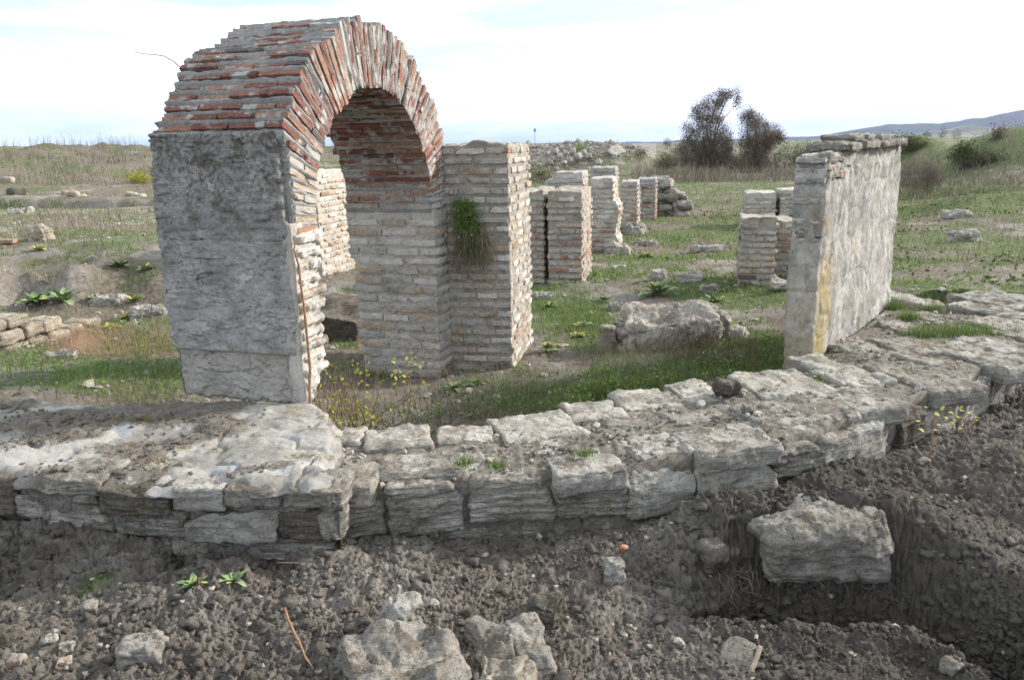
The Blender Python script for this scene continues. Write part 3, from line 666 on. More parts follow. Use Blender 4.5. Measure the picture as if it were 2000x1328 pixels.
off = .026 * n_lo + .012 * n_hi - .013 * np.exp(-(fbm3(P * np.array([1.4, 1.4, 5]), 1.5, 4, 27, .6) / .03) ** 2) + .006 * fbm3(P, 46, 2, 24) - .020 * np.exp(-(crk / .05) ** 2) * sstep(-.1, .3, n_lo)
v = v + nn * off[:, None]; v[:, 1] += ledge
back = v[:, 1] > .10
v[:, 1] = np.where(back, np.minimum(v[:, 1], np.interp(z, [0, .05, .22, .3, 1.79], [.10, .13, .29, .30, .30]) + .015 * n_hi), v[:, 1])
v[:, 1] += np.where((z > 1.1) & (v[:, 1] > .15), 0, 0)
# under the curve of the ring the pier follows the intrados
top = z > CZ; yin = CU_ - np.sqrt(np.maximum(RI ** 2 - (z - CZ) ** 2, .01)); v[:, 1] = np.where(top & back, np.minimum(v[:, 1] + (yin - .30) * 0, .29), v[:, 1])
link('rendered_pier', mesh_np('rendered_pier', v, f, M['plaster']), arch)
pz = 0; c = 0
while pz < CZ - .03:
    ph = rng.uniform(.078, .098); dep = float(np.interp(pz, [0, .05, .22, .3], [.10, .15, .29, .31])); zz = pz + ph / 2
    pr = float(rng.uniform(-.004, .016)); tilt = rng.uniform(-.03, .09); jut = rng.uniform(-.03, .03)
    if c % 3 == 1 and dep > .25:
        for a, b in ((.02, dep * .5 - .006), (dep * .5 + .006, dep + jut)):
            put_brick(arch, WORN, pick({'cream': 6, 'buff': 2, 'orange': .6}), (.30, .13, .062), (-.07 + pr, (a + b) / 2, zz), ((0, 1, tilt), (-1, 0, 0), ZA), (b - a, .16, ph * .72))
    else:
        put_brick(arch, WORN, pick({'cream': 6, 'buff': 2, 'orange': .4}), (.30, .13, .062), (-.07 + pr, (.02 + dep + jut) / 2, zz), ((0, 1, tilt), (-1, 0, 0), ZA), (dep + jut - .02, .16, ph * .72))
    pz += ph; c += 1
for xb in (-.32, -.60, -.83):                                     # the brick ends inside the opening
    for k in range(12):
        if k * .092 + .3 < CZ: put_brick(arch, WORN, pick({'cream': 3, 'buff': 3}), (.30, .13, .062), (xb, .24, k * .092 + .3), (XA, YA, ZA), (.27, .14, .07))
v, f = box_grid(.10, .30, 1.20, 5, 16, 90); v += np.array([-.058, .155, .60]); v = v + (np.sign(v - np.array([-.058, .155, .60])) * np.array([1, 0, 0])) * (.016 * fbm3(v, 12, 3, 4))[:, None]
v[:, 1] = np.minimum(v[:, 1], np.interp(v[:, 2], [0, .05, .22, .3], [.08, .12, .26, .275])); link('mortar_edge', mesh_np('mortar_edge', v, f, M['mortar']), arch)
# far pier: brick jamb facing the opening
ZB = -.47; W2 = .84
v, f = box_grid(W2, .30, CZ - ZB + .02, 60, 20, 110); v, nn = rounded(v, (W2, .30, CZ - ZB + .02), .012); v += np.array([-W2 / 2, 2.27 + .15, (CZ + ZB) / 2])
P = v + 1.1; v = v + nn * (-.008 + .010 * fbm3(P, 14, 3, 31) + .008 * fbm3(P, 3, 2, 32))[:, None]
v[:, 0] += np.where(v[:, 0] < -W2 / 2, np.interp(v[:, 2], [-.47, 0, .35, .40, .62, .66, 1.12], [.05, .03, .0, -.01, .05, -.03, -.05]), 0)
link('mortar_core', mesh_np('mortar_core', v, f, M['mortar']), arch)
nc = int((CZ - ZB) / .0885)
for c in range(nc):
    z = ZB + (c + .5) * .0885; x = 0.012; hi = sstep(.55, .75, np.array(z)); wts = {'cream': 3, 'buff': 3, 'greyb': 2.5, 'orange': .35} if z < .6 else {'cream': 5, 'buff': 2, 'greyb': 1, 'orange': .3}
    xl = -W2 + float(np.interp(z, [-.47, 0, .35, .40, .62, .66, 1.12], [.05, .03, .0, -.01, .05, -.03, -.05])) + rng.uniform(-.02, .02); first = True
    while x > xl + .05:
        L = rng.uniform(.24, .36) * (.6 if first and c % 2 else 1)
        if x - L - xl < .1: L = x - xl
        if rng.random() > .03: put_brick(arch, BV, pick(wts), BD, (x - L / 2, 2.27 + .06 + rng.uniform(-.004, .004), z + rng.uniform(-.005, .005)), ((1, 0, rng.uniform(-.012, .012)), YA, ZA), (L - .013, .13, .0885 * rng.uniform(.55, .68)))
        x -= L; first = False
    put_brick(arch, BV, pick(wts), BD, (.008 - .06, 2.27 + .15, z), (YA, (-1, 0, 0), ZA), (.28, .13, .055))

# the pillar built against its far side
pillar('brick_pillar', 'tall grey weathered brick pillar built against the far side of the red brick arch', (.0, 7.36), .62, 1.20, -.47, 1.68,
       {'buff': 2.4, 'greyb': 4, 'cream': 2, 'orange': .35}, 'mortar_dark', .0885, 11, .018, group=None, ragged=.03, left=False, brick_len=.27, yaw=-.185, rec=.006)
# pillars farther back
GP = 'ruined brick pillars in rows'
pillar('brick_pillar', 'pale brick pillar seen through the opening of the arch', (-3.05, 12.83), .80, 1.35, -.47, 1.33, {'cream': 1.5, 'buff': 6, 'orange': .8}, 'mortar', .092, 12, .035, group=GP, yaw=-.21, left=False)
pillar('brick_pillar', 'square brick pillar with one red brick course, nearest in the row beyond the arch', (1.10, 12.09), .54, 1.32, -.47, .98, {'buff': 5, 'greyb': 2, 'orange': .9, 'cream': .6}, 'mortar_dark', .098, 13, .028, group=GP, yaw=-.21, band=(4,), left=False)
pillar('brick_pillar', 'narrow brick pillar between the tall weathered pillar and the square one with a red course', (.535, 12.32), .60, 1.2, -.47, .98, {'buff': 3, 'greyb': 3, 'orange': 1.1}, 'mortar_dark', .098, 14, .028, group=GP, yaw=-.21, band=(4,), left=False)
pr_ = ([0, .3, .34, .75, .85, .95, 1.05, 1.5], [.12, .10, .04, .10, .12, .09, .0, -.02], [0, 0, 0, 0, 0, 0, 0, 0])
pillar('brick_pillar', 'eroded brick pillar that bulges at half height and ends in a narrow neck', (2.06, 15.85), .48, 1.0, -.47, 1.0, {'buff': 4, 'cream': 2, 'orange': 1.3, 'greyb': 1}, 'mortar', .095, 15, .035, group=GP, yaw=-.21, prof=pr_, left=False)
pillar('brick_pillar', 'broad brick pillar with a stepped sloping top behind the square pillar with a red course', (1.52, 16.6), 1.05, 1.0, -.47, 1.12, {'buff': 3, 'greyb': 3, 'orange': .6, 'cream': 1}, 'mortar', .095, 16, .035, group=GP, yaw=-.21, left=False,
       topdrop=lambda x, y: np.where(x > -.62, 1.57, np.where(x > -.80, 1.42, 1.57 - 1.0 * np.clip(-x - .55, 0, 1))))
pillar('brick_pillar', 'grey topped brick pillar half hidden behind the bulging one', (2.62, 19.9), .62, 1.0, -.47, 1.10, {'buff': 2, 'greyb': 4, 'orange': .6}, 'mortar_grey', .095, 17, .04, group=GP, yaw=-.21, left=False)
pillar('brick_pillar', 'slim brick pillar on a grey foot stone, third along the row from the square one', (2.97, 18.5), .42, 1.0, -.40, .80, {'buff': 4, 'cream': 1.5, 'orange': 1.2}, 'mortar', .095, 18, .035, group=GP, yaw=-.21, prof=([0, .08, .12, 1.3], [.07, .07, 0, -.02], [-.03, -.03, 0, 0]), left=False)
t = pillar('brick_pillar', 'last brick pillar of the row with red courses and rubble running down behind it', (3.98, 21.85), .52, 1.2, -.47, .72, {'buff': 2, 'orange': 2, 'red': 1.2, 'greyb': 2}, 'mortar_grey', .1, 19, .04, group=GP, yaw=-.21, left=False)
pillar('brick_pillar', 'low dark stained brick pillar beside the standing slab, nearest on its left', (3.80, 11.32), .50, .62, -.50, .60, {'buff': 3, 'greyb': 2, 'dark': 1.0}, 'mortar_dark', .092, 20, .026, group=GP, yaw=-.21, left=True, ragged=.06)
pillar('brick_pillar', 'low brick pillar squeezed between the dark stained one and the standing slab', (4.55, 11.62), .66, .9, -.45, .50, {'buff': 4, 'cream': 1.5, 'orange': .5}, 'mortar_dark', .092, 21, .026, group=GP, yaw=-.21, left=True, ragged=.05)
pillar('brick_pillar', 'low pale masonry pillar farther back left of the standing slab, left of a joint', (6.52, 19.6), .72, 1.0, -.48, .42, {'buff': 3, 'greyb': 3, 'cream': 2}, 'mortar', .1, 22, .04, group=GP, yaw=-.21, ragged=.06)
pillar('brick_pillar', 'low pale masonry pillar farther back left of the standing slab, right of a joint', (7.42, 19.4), .84, 1.2, -.48, .48, {'buff': 3, 'greyb': 3, 'cream': 2}, 'mortar', .1, 23, .04, group=GP, yaw=-.21, ragged=.06)

# ------------------------------------------------------------------ standing slab of masonry
s0 = np.array([2.34, 5.98]); s1 = np.array([3.84, 7.93]); sl = s1 - s0; SLn = np.linalg.norm(sl); sa = math.atan2(sl[1], sl[0])
slab = thing('standing_slab', 'thick upright slab of pale rendered masonry streaked with yellow lichen on the wall edge', 'masonry slab', (s0[0], s0[1], 0), sa)
slab['kind'] = 'thing'
Hs = 1.60; T = .24
v, f = box_grid(SLn, T, Hs + .30, 150, 18, 110); v, nn = rounded(v, (SLn, T, Hs + .30), .03); v += np.array([SLn / 2, T / 2, (Hs - .30) / 2])
P = v + 8.8; zz = v[:, 2]
off = .024 * fbm3(P, 2.2, 4, 41, .6) + .013 * fbm3(P, 15, 4, 42, .6) - .012 * np.exp(-(np.abs(noise3(P * np.array([3, 3, 5]), 43)) / .05) ** 2)
v = v + nn * off[:, None]
fx = 1 - v[:, 0] / SLn
v[:, 0] += fx * np.interp(zz, [-.3, 0, .6, 1.2, 1.45, 1.6], [.03, 0, .0, .02, .05, .10]) * .8 + (1 - fx) * .02 * noise2(zz * 4, zz * 0, 4)
nl = fx > .9; v[:, 1] += np.where(nl & (np.abs(nn[:, 0]) > .5), 0, 0)
v[:, 2] = np.where(zz > Hs - .15, v[:, 2] - fx ** 2 * .06 + .03 * fbm2(v[:, 0] * 3, v[:, 1] * 3, 1, 3, 4), v[:, 2])
link('rendered_core', mesh_np('rendered_core', v, f, M['slab']), slab)
for k, (x, y, z, dx, dy, dz, m_) in enumerate([(.62, .12, Hs - .01, .46, .34, .07, 'limestone'), (1.10, .12, Hs + .0, .52, .36, .075, 'soilstone'), (1.62, .12, Hs + .0, .56, .38, .06, 'soilstone'), (2.10, .12, Hs + .01, .50, .36, .07, 'layered'),
                                              (.90, .14, Hs + .055, .34, .26, .05, 'layered'), (1.35, .14, Hs + .06, .30, .24, .05, 'limestone'), (1.85, .15, Hs + .055, .36, .26, .05, 'soilstone'), (.22, .12, Hs - .10, .36, .26, .06, 'layered'), (.22, .125, Hs - .22, .30, .28, .06, 'layered'), (.10, .14, 1.10, .16, .25, .05, 'layered'), (.08, .13, .95, .14, .24, .06, 'layered')]):
    o = link('flat_stone', rock_mesh('flat_stone', (dx, dy, dz), 60 + k, M[m_], .3, .10, .03, .002), slab, Matrix.Translation((x, y, z)) @ Matrix.Rotation(rng.uniform(-.06, .06), 4, 'Z'))
o = link('brick', BV['orange'][1], slab, Matrix.Translation((.42, .03, 1.38)) @ Matrix.Diagonal((.4, .7, .9, 1)))
for k in range(9):
    z = .9 + k * .075; link('brick', BV['greyb'][k % 5], slab, Matrix.Translation((.10 + .02 * (k % 2), .12, z)) @ Matrix.Rotation(math.pi / 2, 4, 'Z') @ Matrix.Diagonal((.75, 1.4, .8, 1)))

# ------------------------------------------------------------------ curved stone wall and platform
def outW(px): return np.array([np.interp(px, OUT_X, OUT_W[:, 0]), np.interp(px, OUT_X, OUT_W[:, 1])])
wall = thing('curved_stone_wall', 'low curved wall of big grey blocks with white cap stones and earth on top', 'stone wall', (1.2, 4.7, -.5))
wall['kind'] = 'thing'
WT = Vector((1.2, 4.7, -.5))
def place_local(root, name, me, center, yaw=0.0, tilt=(0, 0)):
    m = Matrix.Translation(Vector(center) - Vector(root.location)) @ Matrix.Rotation(yaw, 4, 'Z') @ Matrix.Rotation(tilt[0], 4, 'X') @ Matrix.Rotation(tilt[1], 4, 'Y')
    return link(name, me, root, m)
# core strip with soil between the stones
K = 420; J = 46
so_ = np.linspace(0, 1, K); od = np.concatenate([[0], np.cumsum(np.linalg.norm(np.diff(OUT_W, axis=0), axis=1))]); idd = np.concatenate([[0], np.cumsum(np.linalg.norm(np.diff(INN_W, axis=0), axis=1))])
OP = np.stack([np.interp(so_ * od[-1], od, OUT_W[:, k]) for k in (0, 1)], 1)
# pair inner points by nearest along normal
IPd = np.stack([np.interp(np.linspace(0, 1, 800) * idd[-1], idd, INN_W[:, k]) for k in (0, 1)], 1)
tg = np.gradient(OP, axis=0); tg /= np.linalg.norm(tg, axis=1, keepdims=True); nin = np.stack([-tg[:, 1], tg[:, 0]], 1)
IP = np.array([IPd[np.argmin(np.abs((IPd - OP[i]) @ tg[i]) + .15 * np.linalg.norm(IPd - OP[i], axis=1))] for i in range(K)])
ker = np.ones(25) / 25; IPs = np.stack([np.convolve(np.pad(IP[:, k], 12, 'edge'), ker, 'valid') for k in (0, 1)], 1)
pxo = np.interp(so_ * od[-1], od, OUT_X); zt = np.array([ztop(p) for p in pxo])
rows = []
js = np.linspace(0, 1, J)
for j in js: rows.append(np.concatenate([OP * (1 - j) + IPs * j + nin * (.05 * (1 - j) - .05 * j), zt[:, None]], 1))
core = np.array(rows); cx, cy = core[..., 0], core[..., 1]
n_ = fbm2(cx, cy, 2.2, 4, 101); nb = .5 - np.abs(noise2(cx.ravel() * 16, cy.ravel() * 16, 102)).reshape(cx.shape); nf = noise2(cx.ravel() * 45, cy.ravel() * 45, 103).reshape(cx.shape)
prof = np.interp(js, [0, .1, .3, .7, 1], [-.022, -.012, .0, -.006, -.03])[:, None]
core[..., 2] += prof + .035 * n_ + .018 * nb + .006 * nf
front = []
for zd in np.linspace(-.9, -.06, 26): 
    r_ = np.concatenate([OP + nin * .035, zt[:, None] + zd], 1); nzz = fbm3(r_ * 1.0, 9, 4, 105); r_[:, :2] -= nin * (nzz * .03)[:, None]; front.append(r_)
backr = []
for zd in (-.06, -.3, -.6, -.9): r_ = np.concatenate([IPs - nin * .05, zt[:, None] + zd], 1); backr.append(r_)
allr = np.concatenate([np.array(front), core, np.array(backr)]); I = np.arange(allr.shape[0] * K).reshape(allr.shape[0], K)
f = np.stack([I[:-1, :-1], I[:-1, 1:], I[1:, 1:], I[1:, :-1]], -1).reshape(-1, 4)
def core_mat():
    g = G('rubble_and_earth_fill'); n1 = g.noise(3.2, 6, .7); n2 = g.noise(26, 6, .75); n3 = g.noise(85, 4, .8)
    col = g.mix(g.ramp(n2, .35, .65), (0.15, 0.13, 0.105), (0.27, 0.245, 0.21))
    col = g.mix(g.ramp(n1, .55, .63), col, g.mix(g.ramp(n2, .4, .6), (0.36, 0.335, 0.295), (0.50, 0.47, 0.42)))
    col = g.mix(g.math('MULTIPLY', g.ramp(g.noise(2.1, 4), .58, .66, 0, .7), g.ramp(n2, .42, .58)), col, (0.16, 0.13, 0.03))
    col = g.mix(g.ramp(n3, .64, .72, 0, .6), col, (0.52, 0.49, 0.45))
    return g.done(col, g.bump(n3, .010, 1, g.bump(n2, .022)))
M['core'] = core_mat()
allr_l = allr.reshape(-1, 3) - np.array(WT)
link('rubble_core', mesh_np('rubble_core', allr_l, f, M['core']), wall)
def face_stone(root, x0, y0, x1, y1, mat, depth=.38, proud=.0, seed=0, strata=.0, r=.2, amp=.05, name='stone', platform=False, res=.022, tilt=0):
    if platform: Ym = float(np.interp((x0 + x1) / 2, [-260, 0, 80, 340, 640], [at(-260, 905)[1], at(0, 925)[1], at(80, 940)[1], at(340, 950)[1], at(640, 955)[1]])); pa = np.array([at(x, 940)[:2] for x in (x0, x1)]); pa[:, 1] = [float(np.interp(q, [-260, 0, 80, 340, 640], [at(-260, 905)[1], at(0, 925)[1], at(80, 940)[1], at(340, 950)[1], at(640, 955)[1]])) for q in (x0, x1)]
    else: pa = np.array([outW(x0), outW(x1)])
    mid = pa.mean(0); tz = aty((x0 + x1) / 2, y0, mid[1])[2]; bz = aty((x0 + x1) / 2, y1, mid[1])[2]
    a = aty(x0, (y0 + y1) / 2, pa[0][1]); b = aty(x1, (y0 + y1) / 2, pa[1][1]); L = np.linalg.norm((b - a)[:2]); yaw = math.atan2(b[1] - a[1], b[0] - a[0])
    hh = tz - bz; n = np.array([-math.sin(yaw), math.cos(yaw)]); c = (a + b)[:2] / 2 + n * (depth / 2 - proud)
    me = rock_mesh(name, (L * 1.035, depth, hh), seed, M[mat], r * .55, amp * .9, .0125, strata * .7, 2, maxn=52, fine=.75)
    return place_local(root, name, me, (c[0], c[1], (tz + bz) / 2), yaw, (0, tilt))
FS = [(650, 956, 752, 1052, 'layered', .012), (760, 944, 905, 1042, 'layered', .014), (918, 934, 1076, 1016, 'layered', .014), (1086, 926, 1224, 1010, 'layered', .006), (1228, 914, 1358, 1004, 'limestone', 0), (1362, 892, 1513, 966, 'limestone', 0),
      (1517, 868, 1606, 926, 'layered', .016), (1610, 832, 1754, 918, 'limestone', .003), (1759, 800, 1800, 872, 'darkstone', .008), (1804, 778, 1870, 872, 'limestone', .003), (1875, 752, 1925, 832, 'limestone', .004), (1929, 720, 1992, 800, 'limestone', .004), (1996, 680, 2060, 745, 'limestone', .003)]
for k, (a, b, c, d, m_, s) in enumerate(FS): face_stone(wall, a, b, c, d, m_, .40, .012 + .008 * (k % 3), 200 + k, s, .17, .045)
FS2 = [(636, 1030, 700, 1090, 'layered'), (655, 1058, 745, 1100, 'layered'), (752, 1046, 840, 1100, 'tuff'), (848, 1042, 985, 1096, 'layered'), (990, 1024, 1130, 1085, 'layered'), (1135, 1016, 1222, 1070, 'darkstone'), (1230, 1010, 1330, 1062, 'tuff'), (1338, 975, 1450, 1045, 'limestone'), (1455, 960, 1545, 1020, 'layered'), (1550, 932, 1620, 1000, 'darkstone'), (1625, 924, 1730, 990, 'limestone')]
for k, (a, b, c, d, m_) in enumerate(FS2): face_stone(wall, a, b, c, d, m_, .34, -.035, 240 + k, .006, .25, .07)
def top_stone(root, x0, x1, yf, yb, mat, z=.0, h=.11, seed=0, r=.35, amp=.07, up=.03, name='stone', strata=.002):
    p = [at(x0, yf, z), at(x1, yf, z), at((x0 + x1) / 2, yf, z), at((x0 + x1) / 2, yb, z)]
    L = abs(at(x1, (yf + yb) / 2, z)[0] - at(x0, (yf + yb) / 2, z)[0]); D = np.linalg.norm(p[3] - p[2]); c = (p[2] + p[3]) / 2
    me = rock_mesh(name, (L * 1.04, max(D, .08) * 1.05, h), seed, M[mat], r * .5, amp * 1.2, .014, strata, 0, maxn=50, fine=.62)
    return place_local(root, name, me, (c[0], c[1], z + up - h / 2), rng.uniform(-.12, .18) + (.25 if x0 > 900 else 0))
TS = [(660, 712, 868, 842, 'capstone'), (716, 838, 880, 842, 'capstone'), (855, 962, 868, 838, 'capstone'), (968, 1122, 864, 814, 'capstone'), (1104, 1212, 824, 790, 'capstone'), (1200, 1312, 804, 768, 'capstone'), (1315, 1400, 788, 752, 'capstone'),
      (1402, 1442, 782, 748, 'darkstone'), (1446, 1600, 778, 732, 'capstone'), (1566, 1640, 730, 700, 'capstone'), (1612, 1716, 756, 724, 'capstone'), (1722, 1780, 744, 716, 'soilstone'), (1767, 1808, 716, 694, 'capstone'),
      (745, 900, 928, 888, 'layered'), (900, 945, 902, 884, 'tuff'), (1075, 1215, 925, 890, 'limestone'), (1220, 1330, 890, 850, 'limestone'), (1330, 1500, 880, 835, 'soilstone'), (1180, 1290, 840, 815, 'soilstone'), (1290, 1440, 825, 790, 'soilstone'), (1450, 1590, 828, 790, 'soilstone'), (660, 740, 950, 905, 'tuff'),
      (1600, 1740, 800, 762, 'limestone'), (1740, 1860, 760, 712, 'soilstone'), (1860, 1985, 716, 672, 'limestone'), (1640, 1730, 700, 668, 'limestone'), (1720, 1830, 690, 662, 'soilstone'),
      (1742, 1797, 600, 574, 'capstone'), (1743, 1799, 654, 630, 'limestone'), (1790, 1850, 632, 612, 'soilstone'), (1906, 1975, 622, 592, 'limestone'), (1897, 1998, 644, 626, 'capstone'), (1950, 2040, 660, 645, 'limestone'), (1897, 2020, 598, 572, 'limestone'), (1902, 1995, 690, 660, 'limestone')]
for k, (a, b, c, d, m_) in enumerate(TS):
    zz = ztop((a + b) / 2); top_stone(wall, a, b, c, d, m_, zz, .13, 300 + k, .38, .09, .030 if m_ == 'capstone' else .012)
# small stones lying on the wall: one mass nobody could count
def scatter_rocks(name, pts, sizes, mat, kind='stuff', parent=None, sub=1, flat=.7, seed=0, origin=None, rough=.38, smooth=False):
    import bmesh
    bm = bmesh.new(); bmesh.ops.create_icosphere(bm, subdivisions=sub, radius=1); V0 = np.array([v.co[:] for v in bm.verts]); F0 = np.array([[v.index for v in f.verts] for f in bm.faces]); bm.free()
    R = np.random.default_rng(seed); n = len(pts); nv_ = len(V0)
    var = []
    for k in range(24):
        q = V0 * (1 + .55 * noise3(V0 * 1.3 + k * 9.1, k)[:, None] + rough * noise3(V0 * 3.3 + k * 9.1, k)[:, None]); q = q * R.uniform(.65, 1.25, 3) * np.array([1, 1, flat]); var.append(q)
    var = np.array(var); w = R.integers(0, 24, n); a = R.uniform(0, 2 * math.pi, n); ca, sa_ = np.cos(a), np.sin(a)
    Q = var[w] * sizes[:, None, None]; X_ = Q[..., 0] * ca[:, None] - Q[..., 1] * sa_[:, None]; Y_ = Q[..., 0] * sa_[:, None] + Q[..., 1] * ca[:, None]
    VV_ = np.stack([X_ + pts[:, 0:1], Y_ + pts[:, 1:2], Q[..., 2] + pts[:, 2:3]], -1).reshape(-1, 3)
    if origin is not None: VV_ = VV_ - np.array(origin)
    FF = (F0[None] + (np.arange(n) * nv_)[:, None, None]).reshape(-1, 3)
    me = mesh_np(name, VV_, FF, mat, smooth, dict(tint=np.repeat(R.random(n), nv_), dark=np.repeat(cover(pts[:, 0], pts[:, 1])[2] if parent is None else np.zeros(n), nv_)))
    o = link(name, me, parent); o['kind'] = kind; return o
def core_h(pts):
    g1 = allr[26:26 + J].reshape(-1, 3); out = np.empty(len(pts))
    for i in range(0, len(pts), 500):
        d = ((pts[i:i + 500, None, :2] - g1[None, ::3, :2]) ** 2).sum(-1); out[i:i + 500] = g1[::3][d.argmin(1), 2]
    return out
n = 2600; kk = rng.integers(6, K - 2, n); jj = rng.uniform(.02, .98, n); p = OP[kk] * (1 - jj[:, None]) + IPs[kk] * jj[:, None]
keep = fbm2(p[:, 0], p[:, 1], 1.6, 3, 111) > -.12; p = p[keep]
scatter_rocks('soil_crumbs', np.column_stack([p, core_h(p) + .004]), np.exp(rng.normal(-5.0, .45, len(p))), M['clod'], parent=wall, sub=1, origin=WT, seed=5)
n = 420; kk = rng.integers(6, K - 2, n); jj = rng.uniform(.02, .98, n); p = OP[kk] * (1 - jj[:, None]) + IPs[kk] * jj[:, None]
scatter_rocks('rubble_chips', np.column_stack([p, core_h(p) + .006]), np.exp(rng.normal(-4.3, .4, len(p))), M['pebble'], parent=wall, sub=2, origin=WT, seed=6)

plat = thing('stone_platform', 'flat whitish mortared stone platform carrying the near foot of the arch', 'stone platform', (-1.9, 4.4, -.5)); PT = Vector((-1.9, 4.4, -.5))
plat['kind'] = 'thing'
# platform top as a grid bounded by front and back lines
K2, J2 = 260, 90
fx = np.array([at(x, y, 0)[:2] for x, y in [(-260, 905), (0, 930), (80, 944), (340, 954), (640, 958)]]); bx = np.array([at(x, y, 0)[:2] for x, y in [(-260, 735), (0, 763), (60, 768), (125, 792), (345, 786), (598, 786), (662, 822)]])
def resamp(P, n): d = np.concatenate([[0], np.cumsum(np.linalg.norm(np.diff(P, axis=0), axis=1))]); s = np.linspace(0, d[-1], n); return np.stack([np.interp(s, d, P[:, k]) for k in (0, 1)], 1)
fr_, bk_ = resamp(fx, K2), resamp(bx, K2); js = np.linspace(0, 1, J2)
g3 = fr_[None] * (1 - js[:, None, None]) + bk_[None] * js[:, None, None]
ex = .035 * np.stack([noise2(g3[..., 0].ravel() * 7, g3[..., 1].ravel() * 7, 120).reshape(J2, K2)] * 2, -1); g3 = g3 + ex
gx, gy_ = g3[..., 0], g3[..., 1]; edge = np.minimum(js[:, None], (1 - js)[:, None]) ; edger = np.linspace(1, 0, K2)[None] + 0 * edge
zz = .016 * np.abs(fbm2(gx, gy_, 4.5, 4, 128, .6)) * 2 - .018 * np.exp(-(np.abs(fbm2(gx, gy_, 2.2, 3, 129)) / .035) ** 2) + .006 * fbm2(gx, gy_, 26, 2, 130) + .024 * fbm2(gx, gy_, 1.6, 4, 121) + .012 * fbm2(gx, gy_, 7, 4, 122) + .012 * np.abs(noise2(gx.ravel() * 5, gy_.ravel() * 5, 123)).reshape(gx.shape)
clump = sstep(-.12, .38, fbm2(gx, gy_, 1.5, 3, 124) + .6 * np.exp(-(((gx + 1.25) / .45) ** 2 + ((gy_ - 3.95) / .22) ** 2)))
zz = zz + clump * (.02 + .02 * (.5 - np.abs(noise2(gx.ravel() * 22, gy_.ravel() * 22, 125)).reshape(gx.shape)))
zz = zz - .05 * np.exp(-(js[:, None] / .04) ** 2) - .07 * np.exp(-((1 - js)[:, None] / .03) ** 2) - .04 * np.exp(-(edger / .01) ** 2)
topg = np.concatenate([g3, zz[..., None]], -1)
skirt = []
for zd in np.linspace(-.8, -.07, 24):
    r_ = np.concatenate([fr_ + np.array([0, .05]), np.full((K2, 1), zd)], 1); r_[:, 1] -= .035 * fbm3(r_, 8, 4, 126); skirt.append(r_)
bskirt = [np.concatenate([bk_ + np.array([0, .01]), np.full((K2, 1), zd)], 1) for zd in (-.1, -.3, -.7)]
al = np.concatenate([np.array(skirt), topg, np.array(bskirt)])
# close the right-hand end
endc = al[:, -1:, :].copy(); ends = []
for k, e in enumerate((.012, .02, .02)):
    q = endc.copy(); q[..., 0] += e * 2; q[..., 2] = np.minimum(q[..., 2], -.02 - .06 * k) + .008 * noise3(q.reshape(-1, 3) * 9, k).reshape(q.shape[:2]); ends.append(q)
q = ends[-1].copy(); q[..., 2] = np.minimum(q[..., 2], -.5); ends.append(q)
al = np.concatenate([al] + ends, 1); NK = al.shape[1]; al[:24, -5:, 1] += .16; al[:24, -5:, 0] -= .03
I = np.arange(al.shape[0] * NK).reshape(al.shape[0], NK); f = np.stack([I[:-1, :-1], I[:-1, 1:], I[1:, 1:], I[1:, :-1]], -1).reshape(-1, 4)
def plat_mat():
    g = G('whitish_mortared_top'); n1 = g.noise(2.2, 6, .7, dist=.5); n2 = g.noise(26, 6, .75); n3 = g.noise(85, 4, .8); cl = g.attr('soil')
    col = g.mix(g.ramp(n1, .42, .58), (0.29, 0.275, 0.25), (0.46, 0.435, 0.395))
    col = g.mix(g.ramp(g.noise(4.4, 5), .60, .64, 0, .8), col, (0.40, 0.41, 0.425))
    so2 = g.mix(g.ramp(n2, .35, .65), (0.14, 0.12, 0.10), (0.24, 0.215, 0.185))
    col = g.mix(g.ramp(g.math('ADD', cl, g.math('MULTIPLY', g.math('SUBTRACT', n2, .5), 1.4)), .4, .6), col, so2)
    col = g.mix(g.math('MULTIPLY', g.ramp(g.noise(1.9, 4, .6, scale=(1, 2.5, 1)), .56, .64, 0, .8), g.ramp(n2, .42, .55)), col, (0.15, 0.12, 0.035))
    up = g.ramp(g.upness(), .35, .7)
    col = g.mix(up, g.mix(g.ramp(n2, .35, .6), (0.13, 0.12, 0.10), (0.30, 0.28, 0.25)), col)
    col = g.mix(g.ramp(n3, .30, .42), g.mix(1.0, col, (.5, .48, .46), 'MULTIPLY'), col)
    return g.done(col, g.bump(n3, .008, 1, g.bump(n2, .02)))
M['plat'] = plat_mat()
soil_a = np.zeros(al.shape[:2]); soil_a[24:24 + J2, :K2] = clump * .95
link('mortared_top', mesh_np('mortared_top', al.reshape(-1, 3) - np.array(PT), f, M['plat'], True, dict(soil=soil_a.ravel())), plat)
PS = [(-90, 925, 30, 1000, 'darkstone', .004, .02), (85, 934, 198, 962, 'layered', .004, .03), (202, 948, 336, 1000, 'darkstone', .004, .05), (340, 950, 440, 994, 'limestone', .003, .03), (444, 952, 545, 986, 'soilstone', 0, .03), (549, 956, 648, 990, 'soilstone', 0, .02),
      (142, 958, 198, 984, 'layered', .004, .01), (34, 975, 88, 1012, 'layered', .004, .01), (92, 984, 216, 1036, 'layered', .006, .01), (222, 990, 362, 1048, 'layered', .008, .015), (368, 1000, 540, 1058, 'limestone', .006, .03), (546, 1000, 640, 1056, 'darkstone', .008, .0), (600, 960, 668, 1000, 'layered', .005, .0), (628, 1002, 672, 1050, 'layered', .006, .035),
      (262, 1052, 330, 1084, 'layered', .006, -.01), (334, 1058, 402, 1088, 'tuff', .003, -.01), (408, 1062, 655, 1096, 'layered', .006, .0)]
for k, (a, b, c, d, m_, s, pr) in enumerate(PS): face_stone(plat, a, b, c, d, m_, .30, pr, 400 + k, s, .22, .06, platform=True)
